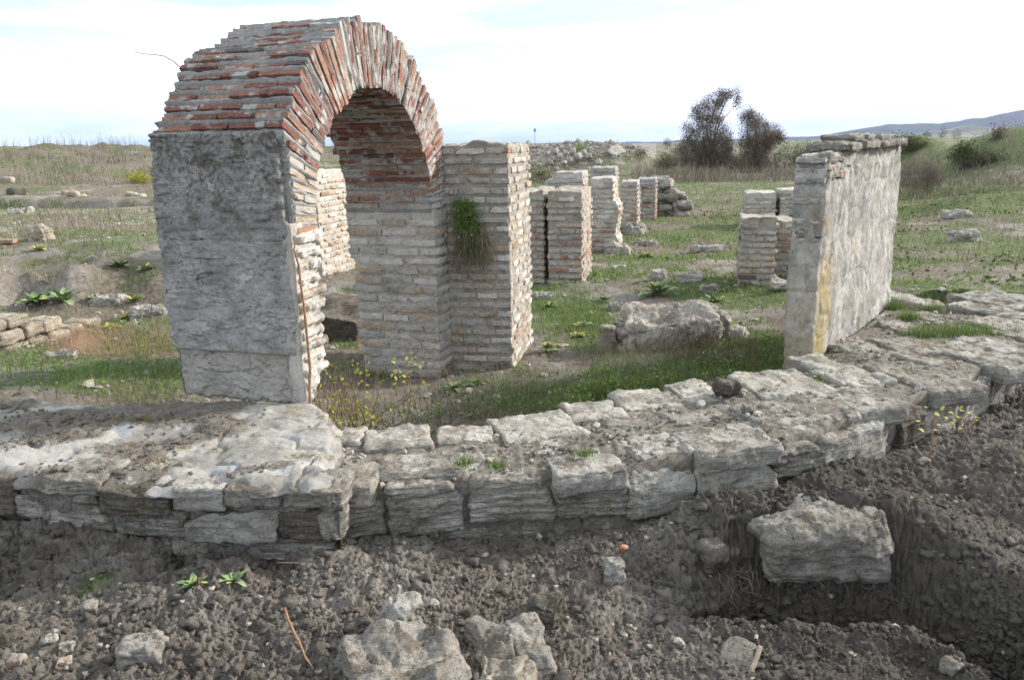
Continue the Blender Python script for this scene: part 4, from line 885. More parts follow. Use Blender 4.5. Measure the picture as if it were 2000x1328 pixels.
def plat_h(p):
    g1 = topg.reshape(-1, 3)[::4]; out = np.empty(len(p))
    for i in range(0, len(p), 500): out[i:i + 500] = g1[((p[i:i + 500, None, :2] - g1[None, :, :2]) ** 2).sum(-1).argmin(1), 2]
    return out
n = 2600; kk = rng.integers(0, K2, n); jj = rng.integers(1, int(J2 * .8), n); cl = clump[jj, kk] > rng.uniform(.1, .9, n); p = g3[jj[cl], kk[cl]] + rng.normal(0, .006, (cl.sum(), 2))
scatter_rocks('soil_crumbs', np.column_stack([p, plat_h(p) + .004]), np.exp(rng.normal(-4.9, .45, len(p))), M['clod'], parent=plat, sub=1, origin=PT, seed=8)

# ------------------------------------------------------------------ separate rocks and blocks
def rock_at(name, label, cat, px, py, dims, mat, seed, z=None, sink=.25, yaw=0., tilt=(0, 0), r=.3, amp=.12, cuts=3, res=.02, group=None, strata=0, ground=True, maxn=40):
    p = on_ground(px, py) if z is None else at(px, py, z)
    gz_ = gz1(p[0], p[1]) if z is None else z
    me = rock_mesh(name, dims, seed, M[mat], r, amp, res, strata, cuts, maxn=maxn)
    o = link(name, me); o.location = (p[0], p[1], gz_ + dims[2] * (.5 - sink)); o.rotation_euler = (tilt[0], tilt[1], yaw)
    return tag(o, label, cat, group)
# fallen masonry in front of the far pillars
lump = thing('fallen_masonry', 'large fallen lump of rough pale masonry lying among weeds inside the wall', 'masonry lump', (1.62, 7.95, -.52), .05); lump.scale = (.93, .93, .95)
for (x, y, z, dx, dy, dz, m_, sd, tl, nm) in [(-.02, 0, .27, 1.12, .60, .50, 'tuff', 1, (0.25, -.06), 'rubble_core'), (.50, -.05, .28, .20, .42, .52, 'layered', 2, (.1, .18), 'stone'), (.68, -.12, .16, .22, .28, .36, 'tuff', 3, (.1, .3), 'stone'),
                                             (-.52, -.05, .22, .12, .36, .40, 'layered', 4, (.1, -.2), 'stone'), (.10, .08, .52, .12, .16, .12, 'buffst', 5, (0, .3), 'stone'), (.34, -.02, .54, .10, .12, .14, 'buffst', 6, (0, -.3), 'stone'), (.66, -.22, .02, .2, .24, .26, 'tuff', 7, (0, 0.2), 'stone')]:
    mm = M['cream_stone'] if m_ == 'buffst' else M[m_]
    link(nm, rock_mesh(nm, (dx, dy, dz), 500 + sd, mm, .3, .20, .018, .003 if m_ == 'layered' else 0, 3, maxn=44, fine=1.8), lump, Matrix.Translation((x, y, z)) @ Matrix.Rotation(tl[0], 4, 'X') @ Matrix.Rotation(tl[1], 4, 'Y'))
rock_at('pale_stone', 'upright cream stone chunk beside the left end of the fallen masonry lump', 'stone', 1183, 690, (.16, .14, .32), 'cream_stone', 520, sink=.15, tilt=(.1, .15))
# left wall fragment
lw = thing('stone_wall_remnant', 'low cream stone wall remnant of two courses at the left edge of the picture', 'stone wall', (-5.3, 8.0, -.5)); lw['kind'] = 'thing'
LP = [at(-90, 725, -.38), at(0, 695, -.38), at(80, 668, -.38), at(175, 636, -.38), at(215, 620, -.38)]
lp = np.array([p[:2] for p in LP])
def lwp(t): d = np.concatenate([[0], np.cumsum(np.linalg.norm(np.diff(lp, axis=0), axis=1))]); return np.array([np.interp(t, d, lp[:, 0]), np.interp(t, d, lp[:, 1])])
t = 0; sdn = 0
for row, (zb, hh, tmax) in enumerate([(-.50, .18, 2.0), (-.31, .15, 1.35), (-.15, .12, .95)]):
    t = row * .1
    while t < tmax:
        L = rng.uniform(.24, .42); a, b = lwp(t), lwp(t + L); yaw = math.atan2(*(b - a)[::-1]); n = np.array([-math.sin(yaw), math.cos(yaw)]); c = (a + b) / 2 + n * (.16 + .02 * row)
        place_local(lw, 'stone', rock_mesh('stone', (L * .97, .34, hh), 540 + sdn, M['cream_stone'], .28, .09, .03, .003), (c[0], c[1], zb + hh / 2), yaw); t += L; sdn += 1
a, b = lwp(.0), lwp(2.9)
# blocks set round the dug bank
o = rock_at('embedded_block', 'big soil crusted stone block jutting from the dug bank over the dark trench', 'stone block', 1603, 1045, (.76, .40, .34), 'soilstone', 560, z=-.66, sink=.0, yaw=.12, tilt=(0.05, .0), r=.3, amp=.16, res=.012, cuts=5, maxn=60)
o.location = aty(1603, 1052, 3.79)
o = rock_at('embedded_block', 'dark clod covered stone wedged between the curved wall and the jutting block', 'stone block', 1375, 1045, (.26, .24, .18), 'clodstone', 561, z=-.60, sink=.1, yaw=.4, r=.35, amp=.3, res=.012, cuts=4)
o.location = aty(1385, 1075, 3.80)
FG = [('boulder', 'large soil dusted boulder with a pale pointed top at the bottom centre', 'boulder', 770, 1330, (.50, .40, .24), 'soilstone', 570, .46, .3, (.12, .1)),
      ('boulder', 'pale angular peak of rock standing behind the large bottom boulder', 'rock', 785, 1240, (.20, .15, .22), 'limestone', 571, .30, .5, (.2, -.15)),
      ('rock', 'broad pale rock with soil on top, right of the large boulder', 'rock', 1005, 1270, (.34, .26, .15), 'soilstone', 572, .45, .2, (.1, 0)),
      ('rock', 'smooth cream rock cut by the lower picture edge below the broad pale rock', 'rock', 985, 1325, (.22, .18, .13), 'cream_stone', 573, .35, -.2, (0, 0)),
      ('rock', 'dark rounded rock behind the broad pale rock with a rusty patch', 'rock', 1068, 1205, (.20, .16, .13), 'darkstone', 574, .3, -.4, (0, .1)),
      ('rock', 'grey rounded stone stuck in the churned soil below the wall blocks', 'rock', 1195, 1135, (.12, .10, .12), 'limestone', 575, .2, .3, (.1, 0)),
      ('rock', 'grey stone lying half buried in the soil at lower left centre', 'rock', 285, 1290, (.17, .15, .11), 'soilstone', 576, .3, .2, (0, 0)),
      ('rock', 'dark brown stone at the left edge of the soil heap', 'rock', 15, 1262, (.11, .11, .08), 'darkstone', 577, .3, 0, (0, 0)),
      ('rock', 'small pale stone standing above the bottom left soil heap', 'rock', 178, 1195, (.075, .06, .06), 'pebble', 578, .2, 0, (0, 0)),
      ('rock', 'white knobbly stone touching the brick fragment at lower left', 'rock', 130, 1268, (.07, .06, .06), 'capstone', 579, .2, .5, (0, 0)),
      ('rock', 'second white stone just left of the knobbly one by the brick fragment', 'rock', 98, 1265, (.06, .05, .05), 'capstone', 580, .2, .9, (0, 0)),
      ('rock', 'small cream cube shaped stone on the soil mound at centre left', 'rock', 427, 1200, (.045, .04, .045), 'cream_stone', 581, .2, .4, (0, 0)),
      ('rock', 'small brown stone between the large boulder and the broad pale rock', 'rock', 942, 1290, (.05, .045, .06), 'cream_stone', 582, .2, .4, (0, 0)),
      ('rock', 'rounded stone on the bank beside the yellow leaved sapling', 'rock', 1800, 912, (.09, .07, .07), 'soilstone', 583, .3, .4, (0, 0)),
      ('rock', 'small stone at the lip of the dark trench', 'rock', 1575, 1195, (.07, .06, .06), 'soilstone', 584, .2, .4, (0, 0)),
      ('rock', 'grey stone lying on the near lip of the trench at lower right', 'rock', 1860, 1300, (.09, .07, .07), 'soilstone', 585, .2, .4, (0, 0)),
      ('rock', 'dark round stone resting among the white cap stones of the curved wall', 'rock', 1420, 770, (.14, .13, .11), 'darkstone', 586, .1, .4, (0, 0)),
      ('rock', 'pebble like grey stone on the wall top below the dark round stone', 'rock', 1462, 806, (.09, .07, .06), 'soilstone', 587, .1, .4, (0, 0)),
      ('rock', 'pale stone in the grass between the arch pillar and the fallen masonry', 'rock', 1205, 603, (.20, .16, .12), 'limestone', 590, .25, .1, (0, 0)),
      ('rock', 'flat grey stone in the grass in front of the square brick pillar', 'rock', 1060, 582, (.36, .22, .13), 'limestone', 591, .25, .2, (0, 0)),
      ('rock', 'white stone behind the pale rosette plant', 'rock', 1284, 552, (.30, .22, .22), 'capstone', 592, .2, .3, (0, 0)),
      ('rock', 'long flat pale stone in the grass right of the rosette plant', 'rock', 1345, 552, (.42, .24, .14), 'limestone', 593, .3, -.1, (0, 0)),
      ('rock', 'pale rock at the foot of the low dark stained pillar', 'rock', 1385, 572, (.24, .20, .16), 'limestone', 594, .3, -.1, (0, 0)),
      ('rock', 'white slab of stone leaning between the dark pillar and the standing slab', 'rock', 1527, 572, (.34, .24, .12), 'capstone', 595, .0, -.1, (.1, .2)),
      ('rock', 'pale foot stone at the base of the bulging brick pillar', 'rock', 1205, 492, (.56, .40, .24), 'tuff', 596, .25, -.1, (0, 0)),
      ('rock', 'grey foot stone under the slim brick pillar', 'rock', 1235, 458, (.62, .42, .26), 'limestone', 597, .2, -.2, (0, 0)),
      ('rock', 'long flat stone beside the reddish dug earth', 'rock', 1262, 478, (.5, .35, .14), 'soilstone', 598, .3, -.5, (0, 0)),
      ('rock', 'flat stone row in the grass left of the dark stained pillar', 'rock', 1385, 492, (.75, .3, .14), 'limestone', 599, .3, 0, (0, 0)),
      ('rock', 'white triangular stone at the end of the pillar row', 'rock', 1284, 400, (.42, .35, .48), 'capstone', 600, .15, -.5, (0, 0)),
      ('rock', 'pale flat rock at the left below the bank, nearest the arch', 'rock', 292, 618, (.42, .30, .16), 'limestone', 601, .3, .3, (0, 0)),
      ('rock', 'flat pale rock in the left hollow behind the wall remnant', 'rock', 215, 588, (.50, .34, .14), 'limestone', 602, .3, .1, (0, 0)),
      ('rock', 'long low stone half sunk in dry stems on the left', 'rock', 115, 706, (.34, .14, .08), 'limestone', 603, .3, .15, (0, 0)),
      ('rock', 'cream rock lying on the sandy strip at the far left', 'rock', 40, 422, (.7, .5, .36), 'limestone', 604, .25, .15, (0, 0)),
      ('rock', 'cream pointed rock showing above dry grass on the left bank', 'rock', 82, 468, (.34, .3, .3), 'cream_stone', 605, .2, .15, (0, 0)),
      ('rock', 'grey rock in the grass right of the standing slab', 'rock', 1880, 472, (.62, .4, .3), 'limestone', 606, .25, .15, (0, 0)),
      ('rock', 'flat pale stone in yellow green weeds far right', 'rock', 1870, 425, (.75, .4, .2), 'capstone', 607, .25, .15, (0, 0)),
      ('rock', 'rock block at the foot of the slab inside corner, near the wall edge', 'rock', 700, 600, (.01, .01, .01), 'limestone', 608, .25, .15, (0, 0))]
for (nm, lb, ct, px, py, dm, m_, sd, sk, yw, tl) in FG[:-1]:
    wallrock = sd in (586, 587)
    rock_at(nm, lb, ct, px, py, dm, m_, sd, z=(.0 if wallrock else None), sink=sk, yaw=yw, tilt=tl, amp=.24 if max(dm) > .3 else .16, cuts=6, res=max(.008, max(dm) / 44), r=.28, maxn=46)
# dark block seen in the opening between the piers
rock_at('fallen_block', 'dark fallen block with moss lying behind the near pier in the arch opening', 'stone block', 668, 655, (.75, .9, .42), 'darkstone', 620, sink=.15, yaw=-.3, tilt=(.15, .12), amp=.12, cuts=4, res=.03)
# terracotta pieces
def frag(label, px, py, dims, yaw, tilt, mat='terracotta', cat='brick fragment', name='brick_fragment', z=None):
    o = link(name, rock_mesh(name, dims, int(px), M[mat], .18, .06, .010, 0, 3, fine=.5)); p = on_ground(px, py); o.location = (p[0], p[1], gz1(p[0], p[1]) + dims[2] * .45 if z is None else z); o.rotation_euler = (*tilt, yaw); return tag(o, label, cat)
frag('orange brick fragment lying between white pebbles at lower left', 122, 1298, (.065, .055, .03), .5, (.5, .2))
frag('bright orange brick lump at the very bottom left', 38, 1312, (.07, .05, .04), .1, (.2, 0))
frag('small vivid orange sherd in the dark soil under the wall', 1218, 1085, (.045, .025, .03), .4, (.6, .2))
frag('pale brick fragment poking from the left grass bank', 15, 476, (.30, .2, .08), .1, (0, 0))
tile = thing('roof_tile_fragment', 'broken dusty roof tile with a raised flange at the bottom edge right of centre', 'roof tile', tuple(on_ground(1440, 1300) + np.array([0, 0, .035])), -.35)
tile.rotation_euler = (.45, .12, -.55)
link('tile_plate', rock_mesh('tile_plate', (.155, .20, .022), 31, M['soilstone'], .2, .04, .012, 0, 2, fine=.3), tile)
link('tile_flange', rock_mesh('tile_flange', (.024, .19, .030), 32, M['terracotta'], .25, .04, .010, 0, 0, fine=.3), tile, Matrix.Translation((.07, 0, .006)))

# far rubble heap: stones one can tell apart
HP = [(1068, 300, .5), (1085, 296, .6), (1097, 290, .6), (1105, 300, .55), (1118, 296, .7), (1130, 306, .8), (1140, 298, .6), (1150, 306, .7), (1092, 306, .6), (1075, 318, .5), (1052, 322, .5), (1158, 300, .5), (1112, 312, .6), (1122, 288, .4), (1102, 318, .5), (1086, 330, .4), (1135, 320, .4), (1170, 318, .5)]
HL = ['near its left end', 'left shoulder', 'left of the top', 'below the top on the left', 'just right of the topmost stone', 'low on the right slope', 'next to the green bush', 'under the green bush', 'middle row, left', 'standing upright at the lower left', 'lowest at the far left', 'right of the green bush', 'middle row, right', 'topmost one', 'lower middle', 'lone one below the heap', 'lower right', 'last on the right']
for k, (px, py, s_) in enumerate(HP):
    Yd = 62 + (320 - py) * .12; p = aty(px, py, Yd); g_z = gz1(p[0], p[1])
    o = link('heap_stone', rock_mesh('heap_stone', (s_ * rng.uniform(.6, 1.1), s_ * .7, s_ * rng.uniform(.5, .8)), 640 + k, M['limestone'], .3, .15, s_ / 7, 0, 4)); o.location = (p[0], p[1], max(g_z + .1, p[2])); o.rotation_euler = (rng.uniform(-.4, .4), rng.uniform(-.4, .4), rng.uniform(0, 3))
    tag(o, 'pale stone of the far rubble heap, ' + HL[k], 'stone', 'stones of the far rubble heap')
p = aty(1212, 305, 64); o = link('concrete_slab', rock_mesh('concrete_slab', (2.0, 1.4, .22), 661, M['capstone'], .2, .04, .12, 0, 1)); o.location = p + np.array([0, 0, .1]); o.rotation_euler = (.55, .62, -.3); tag(o, 'tilted pale slab leaning on the far rubble bank', 'slab')
# rubble wall sloping behind the last pillar
rw = thing('rubble_wall_remnant', 'rubble wall remnant sloping down to the right behind the last pillar of the row', 'stone wall', (4.3, 23, -.45)); rw['kind'] = 'thing'
for k in range(46):
    t = rng.random() ** .8; Yd = 23.6 + rng.uniform(-.3, .3); hgt = np.interp(t, [0, .35, .7, 1], [1.15, 1.0, .55, .22]); zz = -.42 + hgt * rng.random() ** .5
    px = 1286 + 56 * t; p = aty(px, 380, Yd); s_ = rng.uniform(.18, .32)
    place_local(rw, 'stone', rock_mesh('stone', (s_ * 1.5, s_, s_ * .7), 670 + k, M['limestone' if k % 3 else 'layered'], .35, .12, .05, 0, 1), (p[0], p[1], min(zz, -.42 + hgt)), rng.uniform(-.4, .4))
v, f = box_grid(1.0, .4, .8, 10, 4, 8); v = v + .05 * fbm3(v, 4, 2, 4)[:, None]; v[:, 2] -= (v[:, 0] + .5) * .55 * (v[:, 2] > -.2); p = aty(1308, 380, 23.7)
place_local(rw, 'rubble_core', mesh_np('rubble_core', v, f, M['mortar_dark']), (p[0], p[1], -.02))

# ditch edging stones on the far left
for k, (px, py, s_, m_) in enumerate([(20, 388, .45, 'cream_stone'), (35, 385, .45, 'darkstone'), (130, 394, 0.28, 'cream_stone'), (145, 391, 0.31, 'cream_stone'), (159, 389, 0.31, 'cream_stone'), (258, 389, 0.50, 'cream_stone'), (272, 390, 0.43, 'cream_stone'), (225, 396, .3, 'terracotta')]):
    lbls = ['cream rock on the far edge of the left ditch, at its left end', 'brown rock beside the cream one at the left end of the ditch', 'first of three round cream stones on the far ditch edge', 'middle of three round cream stones on the far ditch edge', 'last of three round cream stones on the far ditch edge', 'flat cream slab of rock on the ditch edge next to the arch pier', 'cream rock touching the arch pier outline on the ditch edge', 'orange stone in the ditch left of the pier']
    rock_at('ditch_stone', lbls[k], 'stone', px, py, (s_ * 1.5, s_, s_ * .8), m_, 720 + k, sink=.2, yaw=k, amp=.14, cuts=3, res=.1)

# lamp post far away
p = aty(1045, 285, 150); post = thing('lamp_post', 'thin grey lamp post standing alone on the horizon left of the trees', 'lamp post', (p[0], p[1], -.4))
def tube(pts, rad_, n=6):
    pts = np.array(pts, float); m = len(pts); rad_ = np.broadcast_to(np.asarray(rad_, float), (m,)); t_ = np.gradient(pts, axis=0); t_ /= np.linalg.norm(t_, axis=1, keepdims=True) + 1e-9
    up = np.where(np.abs(t_[:, 2:3]) > .9, np.array([[1., 0, 0]]), np.array([[0, 0, 1.]])); a = np.cross(t_, up); a /= np.linalg.norm(a, axis=1, keepdims=True) + 1e-9; b = np.cross(t_, a)
    th_ = np.arange(n) / n * 2 * math.pi; v = pts[:, None] + (a[:, None] * np.cos(th_)[None, :, None] + b[:, None] * np.sin(th_)[None, :, None]) * rad_[:, None, None]
    I = np.arange(m * n).reshape(m, n); J = np.roll(I, -1, 1); f = np.stack([I[:-1], J[:-1], J[1:], I[1:]], -1).reshape(-1, 4); return v.reshape(-1, 3), f
def join(parts):
    V, F_, o_ = [], [], 0
    for v, f in parts: V.append(v); F_.append(f + o_); o_ += len(v)
    return np.concatenate(V), np.concatenate(F_)
v, f = tube([(0, 0, 0), (0, 0, 4.6)], [.07, .05]); link('pole', mesh_np('pole', v, f, M['post']), post)
v, f = box_grid(.4, .3, .55, 2, 2, 2); link('lamp_head', mesh_np('lamp_head', v + np.array([0, 0, 4.75]), f, M['post']), post)

# ------------------------------------------------------------------ plants
def ribbons(base, tip, bend, width, segs=3, wtaper=True, R=None):
    """curved flat blades: base, tip (n,3), bend (n,3) mid offset, width (n,)"""
    n = len(base); ts = np.linspace(0, 1, segs + 1); d = tip - base; az = R.uniform(0, math.pi, n); side = np.stack([np.cos(az), np.sin(az), np.zeros(n)], 1)
    rows = []
    for t in ts:
        c = base + d * t + bend * (4 * t * (1 - t)); w = width * (1 - t * .85 if wtaper else 1)
        rows += [c - side * w[:, None] / 2, c + side * w[:, None] / 2]
    V = np.stack(rows, 1); m = V.shape[1]; f = []
    for s in range(segs): f.append([2 * s, 2 * s + 1, 2 * s + 3, 2 * s + 2])
    f = (np.array(f)[None] + (np.arange(n) * m)[:, None, None]).reshape(-1, 4)
    return V.reshape(-1, 3), f, m
def grass_obj(name, P, h, lean, width, mat, seed, segs=2, kind='stuff', parent=None, tint=None):
    R = np.random.default_rng(seed); n = len(P)
    a = R.uniform(0, 2 * math.pi, n); l = np.abs(R.normal(0, lean, n)) * h; tip = P + np.stack([np.cos(a) * l, np.sin(a) * l, h * np.sqrt(np.clip(1 - (l / h) ** 2, .12, 1))], 1)
    bend = np.stack([-np.cos(a) * l * .25, -np.sin(a) * l * .25, h * .08], 1)
    V, f, m = ribbons(P, tip, bend, width, segs, True, R); t = R.random(n) if tint is None else tint
    o = link(name, mesh_np(name, V, f, mat, True, dict(tint=np.repeat(t, m))), parent)
    if kind: o['kind'] = kind
    return o
def sample(n, d0, d1, az0, az1, seed, power=1.0):
    R = np.random.default_rng(seed); az = R.uniform(az0, az1, n); u = R.random(n); r = d0 * (d1 / d0) ** u
    return np.sin(az) * r, np.cos(az) * r, R
def blocked(x, y):
    b = poly_in(x, y, WALLPOLY) | poly_in(x, y, PLAT); return b
for (nm, mt, which, n, d0, d1, h0, w0, lean, seed) in [('green_grass', 'grass', 'g', 85000, 5.0, 14, .05, .0042, .9, 1), ('green_grass', 'grass', 'g', 60000, 14, 60, .07, .014, .9, 2), ('dry_grass', 'drygrass', 'd', 36000, 5.0, 14, .07, .003, 1.1, 3),
                                                     ('dry_grass', 'drygrass', 'd', 46000, 14, 62, .11, .013, 1.1, 4), ('dead_weeds', 'weedstem', 'w', 9000, 6, 20, .13, .0035, .9, 5), ('dead_weeds', 'weedstem', 'w', 18000, 20, 72, .22, .012, .8, 6)]:
    x, y, R = sample(n * 2, d0, d1, -.68, .68, seed + 900); gg, dd, ww, rr = cover(x, y); r = np.hypot(x, y)
    cl_ = sstep(-.3, .5, fbm2(x, y, 3.0, 2, 300 + seed)); cl2 = sstep(-.25, .4, fbm2(x, y, .5, 4, 330 + seed))
    pr = {'g': sstep(.30, .70, gg) * (.25 + .75 * cl_), 'd': sstep(.25, .8, dd) * (1 - .6 * gg) * (.2 + .8 * cl_), 'w': sstep(.1, .8, dd + .3 * gg) * cl2 * cl_}[which]
    keep = (R.random(len(x)) < pr) & ~blocked(x, y) & ~((outside_mask(x, y) > .5) & (r < 14)); x, y = x[keep][:n], y[keep][:n]; r = r[keep][:n]
    # stay clear of the pillars' bodies
    P = np.column_stack([x, y, ground_z(x, y, True) - .01]); hh = h0 * np.exp(R.normal(0, .4, len(x))) * (1 + .6 * sstep(.1, .6, fbm2(x, y, 1.2, 3, 360 + seed)))
    grass_obj(nm, P, hh, lean, w0 * (r / d0) ** .75 * R.uniform(.7, 1.3, len(x)), M[mt], seed)
# taller weeds: along the inner wall edge, round the lump, in front of the trees
def weeds(name, px0, px1, py0, py1, n, h, mat, w, lean, seed, z=-.4, segs=3):
    R = np.random.default_rng(seed); pxs, pys = R.uniform(px0, px1, n), R.uniform(py0, py1, n)
    p = np.array([at(a, b, z) for a, b in zip(pxs, pys)]); ok = ~blocked(p[:, 0], p[:, 1]); p = p[ok]; p[:, 2] = ground_z(p[:, 0], p[:, 1]) - .01
    return grass_obj(name, p, h * np.exp(R.normal(0, .35, len(p))), lean, np.full(len(p), w) * R.uniform(.6, 1.3, len(p)), M[mat], seed, segs)
weeds('green_grass', 900, 1560, 715, 800, 9000, .07, 'grass', .0045, 1.3, 41, -.36)
weeds('green_grass', 110, 345, 690, 800, 9000, .042, 'grass', .004, 1.6, 42, -.2)
weeds('dead_weeds', 1130, 1480, 690, 745, 1300, .13, 'weedstem', .004, 1.4, 43, -.42)
weeds('green_grass', 1150, 1560, 690, 745, 3500, .085, 'grass', .005, 1.2, 48, -.42)
weeds('dead_weeds', 640, 1120, 730, 830, 2200, .14, 'weedstem', .0035, .8, 44, -.45)
weeds('dead_stems', 80, 330, 640, 720, 2200, .17, 'redstem', .0035, 2.2, 45, -.4)
weeds('dead_stems', 0, 300, 480, 560, 2000, .15, 'weedstem', .005, 2.0, 46, -.0)
weeds('green_grass', 1020, 1180, 560, 660, 5000, .07, 'grass', .005, .6, 47, -.45)
def leaf_mesh(name, L, W, mat, droop=.35, fold=.25, k=6, seed=0):
    ts = np.linspace(0, 1, k + 1); v = []
    for t in ts:
        w = W * .5 * (math.sin(math.pi * min(1, t ** .75)) ** .8 * .95 + .06) * (1 if t < .98 else .1); z = L * (.35 * t - droop * t * t); ruf = .08 * W * math.sin(t * 11 + seed)
        for s in (-1, -.5, 0, .5, 1): v.append((s * w, L * t * .92, z + abs(s) * w * fold + s * ruf))
    I = np.arange((k + 1) * 5).reshape(k + 1, 5); f = np.stack([I[:-1, :-1], I[:-1, 1:], I[1:, 1:], I[1:, :-1]], -1).reshape(-1, 4)
    return mesh_np(name, np.array(v), f, M[mat])
LV = {m_: [leaf_mesh('leaf', 1, .34, m_, d, .22, 6, i) for i, d in enumerate((.25, .38, .5))] for m_ in ('mullein', 'mullein2', 'mullein3')}
ROS = [(1285, 578, .42, 'mullein', 'large pale green rosette plant growing behind the fallen masonry'), (75, 600, .42, 'mullein2', 'broad leaved green rosette at the left edge behind the wall remnant'), (125, 592, .40, 'mullein', 'lighter rosette plant touching the broad one at the left'),
       (190, 586, .20, 'mullein', 'small rosette plant right of the two broad ones at the left'), (75, 490, .22, 'mullein3', 'yellow green rosette on top of the left earth bank'), (232, 522, .26, 'mullein2', 'drooping rosette plant on the slope left of the pier'), (285, 530, .24, 'mullein', 'bright rosette plant on the slope against the pier edge'),
       (162, 645, .17, 'mullein2', 'grey green rosette in front of the flat rocks on the left'), (245, 625, .22, 'mullein', 'spreading rosette plant left of the pale flat rock by the pier'), (262, 590, .22, 'mullein2', 'low rosette plant between the slope and the pier'), (890, 768, .20, 'mullein2', 'dark green rosette plant in the bare soil before the arch pillar'),
       (930, 755, .12, 'mullein2', 'tiny rosette plant beside the dark green one by the arch pillar'), (985, 722, .16, 'mullein2', 'rosette plant tucked against the foot of the tall grey pillar'), (1072, 606, .20, 'mullein2', 'rosette plant in the grass right of the tall grey pillar'), (1070, 690, .18, 'mullein', 'pale rosette plant in the grass in front of the tall grey pillar'),
       (1180, 588, .18, 'mullein2', 'small rosette plant beside the pale stone in the grass'), (1395, 592, .26, 'mullein2', 'deep green rosette plant right behind the fallen masonry'), (1140, 640, .16, 'mullein', 'tiny bright rosette left of the fallen masonry'), (1265, 500, .20, 'mullein', 'rosette plant in front of the bulging pillar foot'),
       (1130, 660, .14, 'mullein3', 'little yellowish rosette in the grass beside the tall pillar'), (380, 1155, .09, 'mullein', 'tiny wilted rosette at the rim of the hole in the soil'), (460, 1150, .09, 'mullein', 'second tiny rosette right of the wilted one at the soil hole'), (270, 618, .15, 'mullein3', 'yellow leaved weed in the hollow left of the pier'), (215, 648, .13, 'mullein3', 'small yellow leaved weed on the dry stems left of the pier')]
for k, (px, py, sz, m_, lb) in enumerate(ROS):
    p = on_ground(px, py); t = thing('rosette_plant', lb, 'plant', (p[0], p[1], gz1(p[0], p[1]) + .005), rng.uniform(0, 6), 'broad leaved rosette plants')
    nl = 13
    for q in range(nl):
        a = q * 2.4 + rng.uniform(-.3, .3); inner = q / nl; s_ = sz * (1.05 - .5 * inner) * rng.uniform(.85, 1.15); mm = m_ if rng.random() > .15 else 'mullein3'
        link('leaf', LV[mm][rng.integers(3)], t, Matrix.Rotation(a, 4, 'Z') @ Matrix.Rotation(.05 + .9 * inner, 4, 'X') @ Matrix.Diagonal((s_, s_, s_, 1)))

def leaf_cloud(n, centers, spread, size, R, flat=.6):
    c = centers[R.integers(0, len(centers), n)] + R.normal(0, 1, (n, 3)) * spread; s = size * R.uniform(.6, 1.4, n)
    a = R.normal(size=(n, 3)); a /= np.linalg.norm(a, axis=1, keepdims=True); b = np.cross(a, R.normal(size=(n, 3))); b /= np.linalg.norm(b, axis=1, keepdims=True)
    q = np.stack([c - a * s[:, None], c + b * s[:, None] * flat, c + a * s[:, None], c - b * s[:, None] * flat], 1)
    return q.reshape(-1, 3), np.arange(n * 4).reshape(n, 4)
def twig_tubes(roots, n, L, R, up=.6, r0=.004, segs=5, wander=.35, n_side=4):
    parts = []; ends = []
    for k in range(n):
        p = np.array(roots[R.integers(len(roots))], float); d = R.normal(size=3); d[2] = abs(d[2]) + up * 2; d /= np.linalg.norm(d); P = [p.copy()]; l = L * R.uniform(.5, 1.1) / segs
        for s in range(segs): d = d + R.normal(size=3) * wander * .5; d[2] += (up - .5) * .1; d /= np.linalg.norm(d); p = p + d * l; P.append(p.copy())
        parts.append(tube(P, np.linspace(r0, r0 * .35, segs + 1), n_side)); ends += P[2:]
    v, f = join(parts); return v, f, np.array(ends)
def shrub(name, label, cat, loc, n, L, leaves, mat, stem='bark', size=.018, seed=0, up=.6, spread=.02, r0=.004, rootr=.1, group=None):
    R = np.random.default_rng(seed); t = thing(name, label, cat, tuple(loc), 0, group); roots = np.column_stack([R.normal(0, rootr, (12, 2)), np.zeros(12)])
    v, f, e = twig_tubes(roots, n, L, R, up, r0); link('stems', mesh_np('stems', v, f, M[stem]), t)['kind'] = 'stuff'
    v, f = leaf_cloud(leaves, e, spread, size, R); o = link('leaves', mesh_np('leaves', v, f, M[mat], True, dict(tint=np.repeat(R.random(leaves), 4))), t); return t
def gp(px, py, dz=0):
    p = on_ground(px, py); return (p[0], p[1], gz1(p[0], p[1]) + dz)
shrub('leafy_bramble', 'tangled bramble with yellow autumn leaves at the foot of the near pier', 'shrub', (-1.20, 5.35, -.40), 70, .62, 300, 'yleaf', 'bark', .017, 71, .55, .03, .004, .22)
shrub('low_weed', 'low weed with yellow green leaves along the inner edge of the wall', 'weed', (-.62, 5.55, -.42), 60, .36, 260, 'herb', 'bark', .014, 72, .5, .02, .0025, .28)
shrub('low_weed', 'greyish tangle of low weeds in front of the jamb of the arch', 'weed', (-.25, 5.8, -.42), 60, .30, 300, 'herb', 'bark', .012, 73, .4, .03, .002, .3)
shrub('low_weed', 'leafy green weed patch with rusty leaves behind the wall cap stones', 'weed', (.75, 6.1, -.38), 80, .30, 900, 'herb', 'bark', .016, 74, .45, .03, .002, .30)
shrub('low_weed', 'rust tinged weed patch right of the leafy green one behind the cap stones', 'weed', (1.25, 6.3, -.37), 70, .26, 420, 'herb', 'bark', .013, 75, .45, .03, .002, .28)
shrub('dead_brambles', 'dry bramble tangle growing up against the fallen masonry lump', 'brambles', (1.55, 7.45, -.42), 150, .55, 160, 'herb', 'bark', .012, 76, .45, .03, .0035, .35)
shrub('low_weed', 'bright green weed patch at the foot of the standing slab', 'weed', (2.35, 7.0, -.40), 70, .30, 900, 'herb', 'bark', .015, 77, .5, .03, .002, .25)
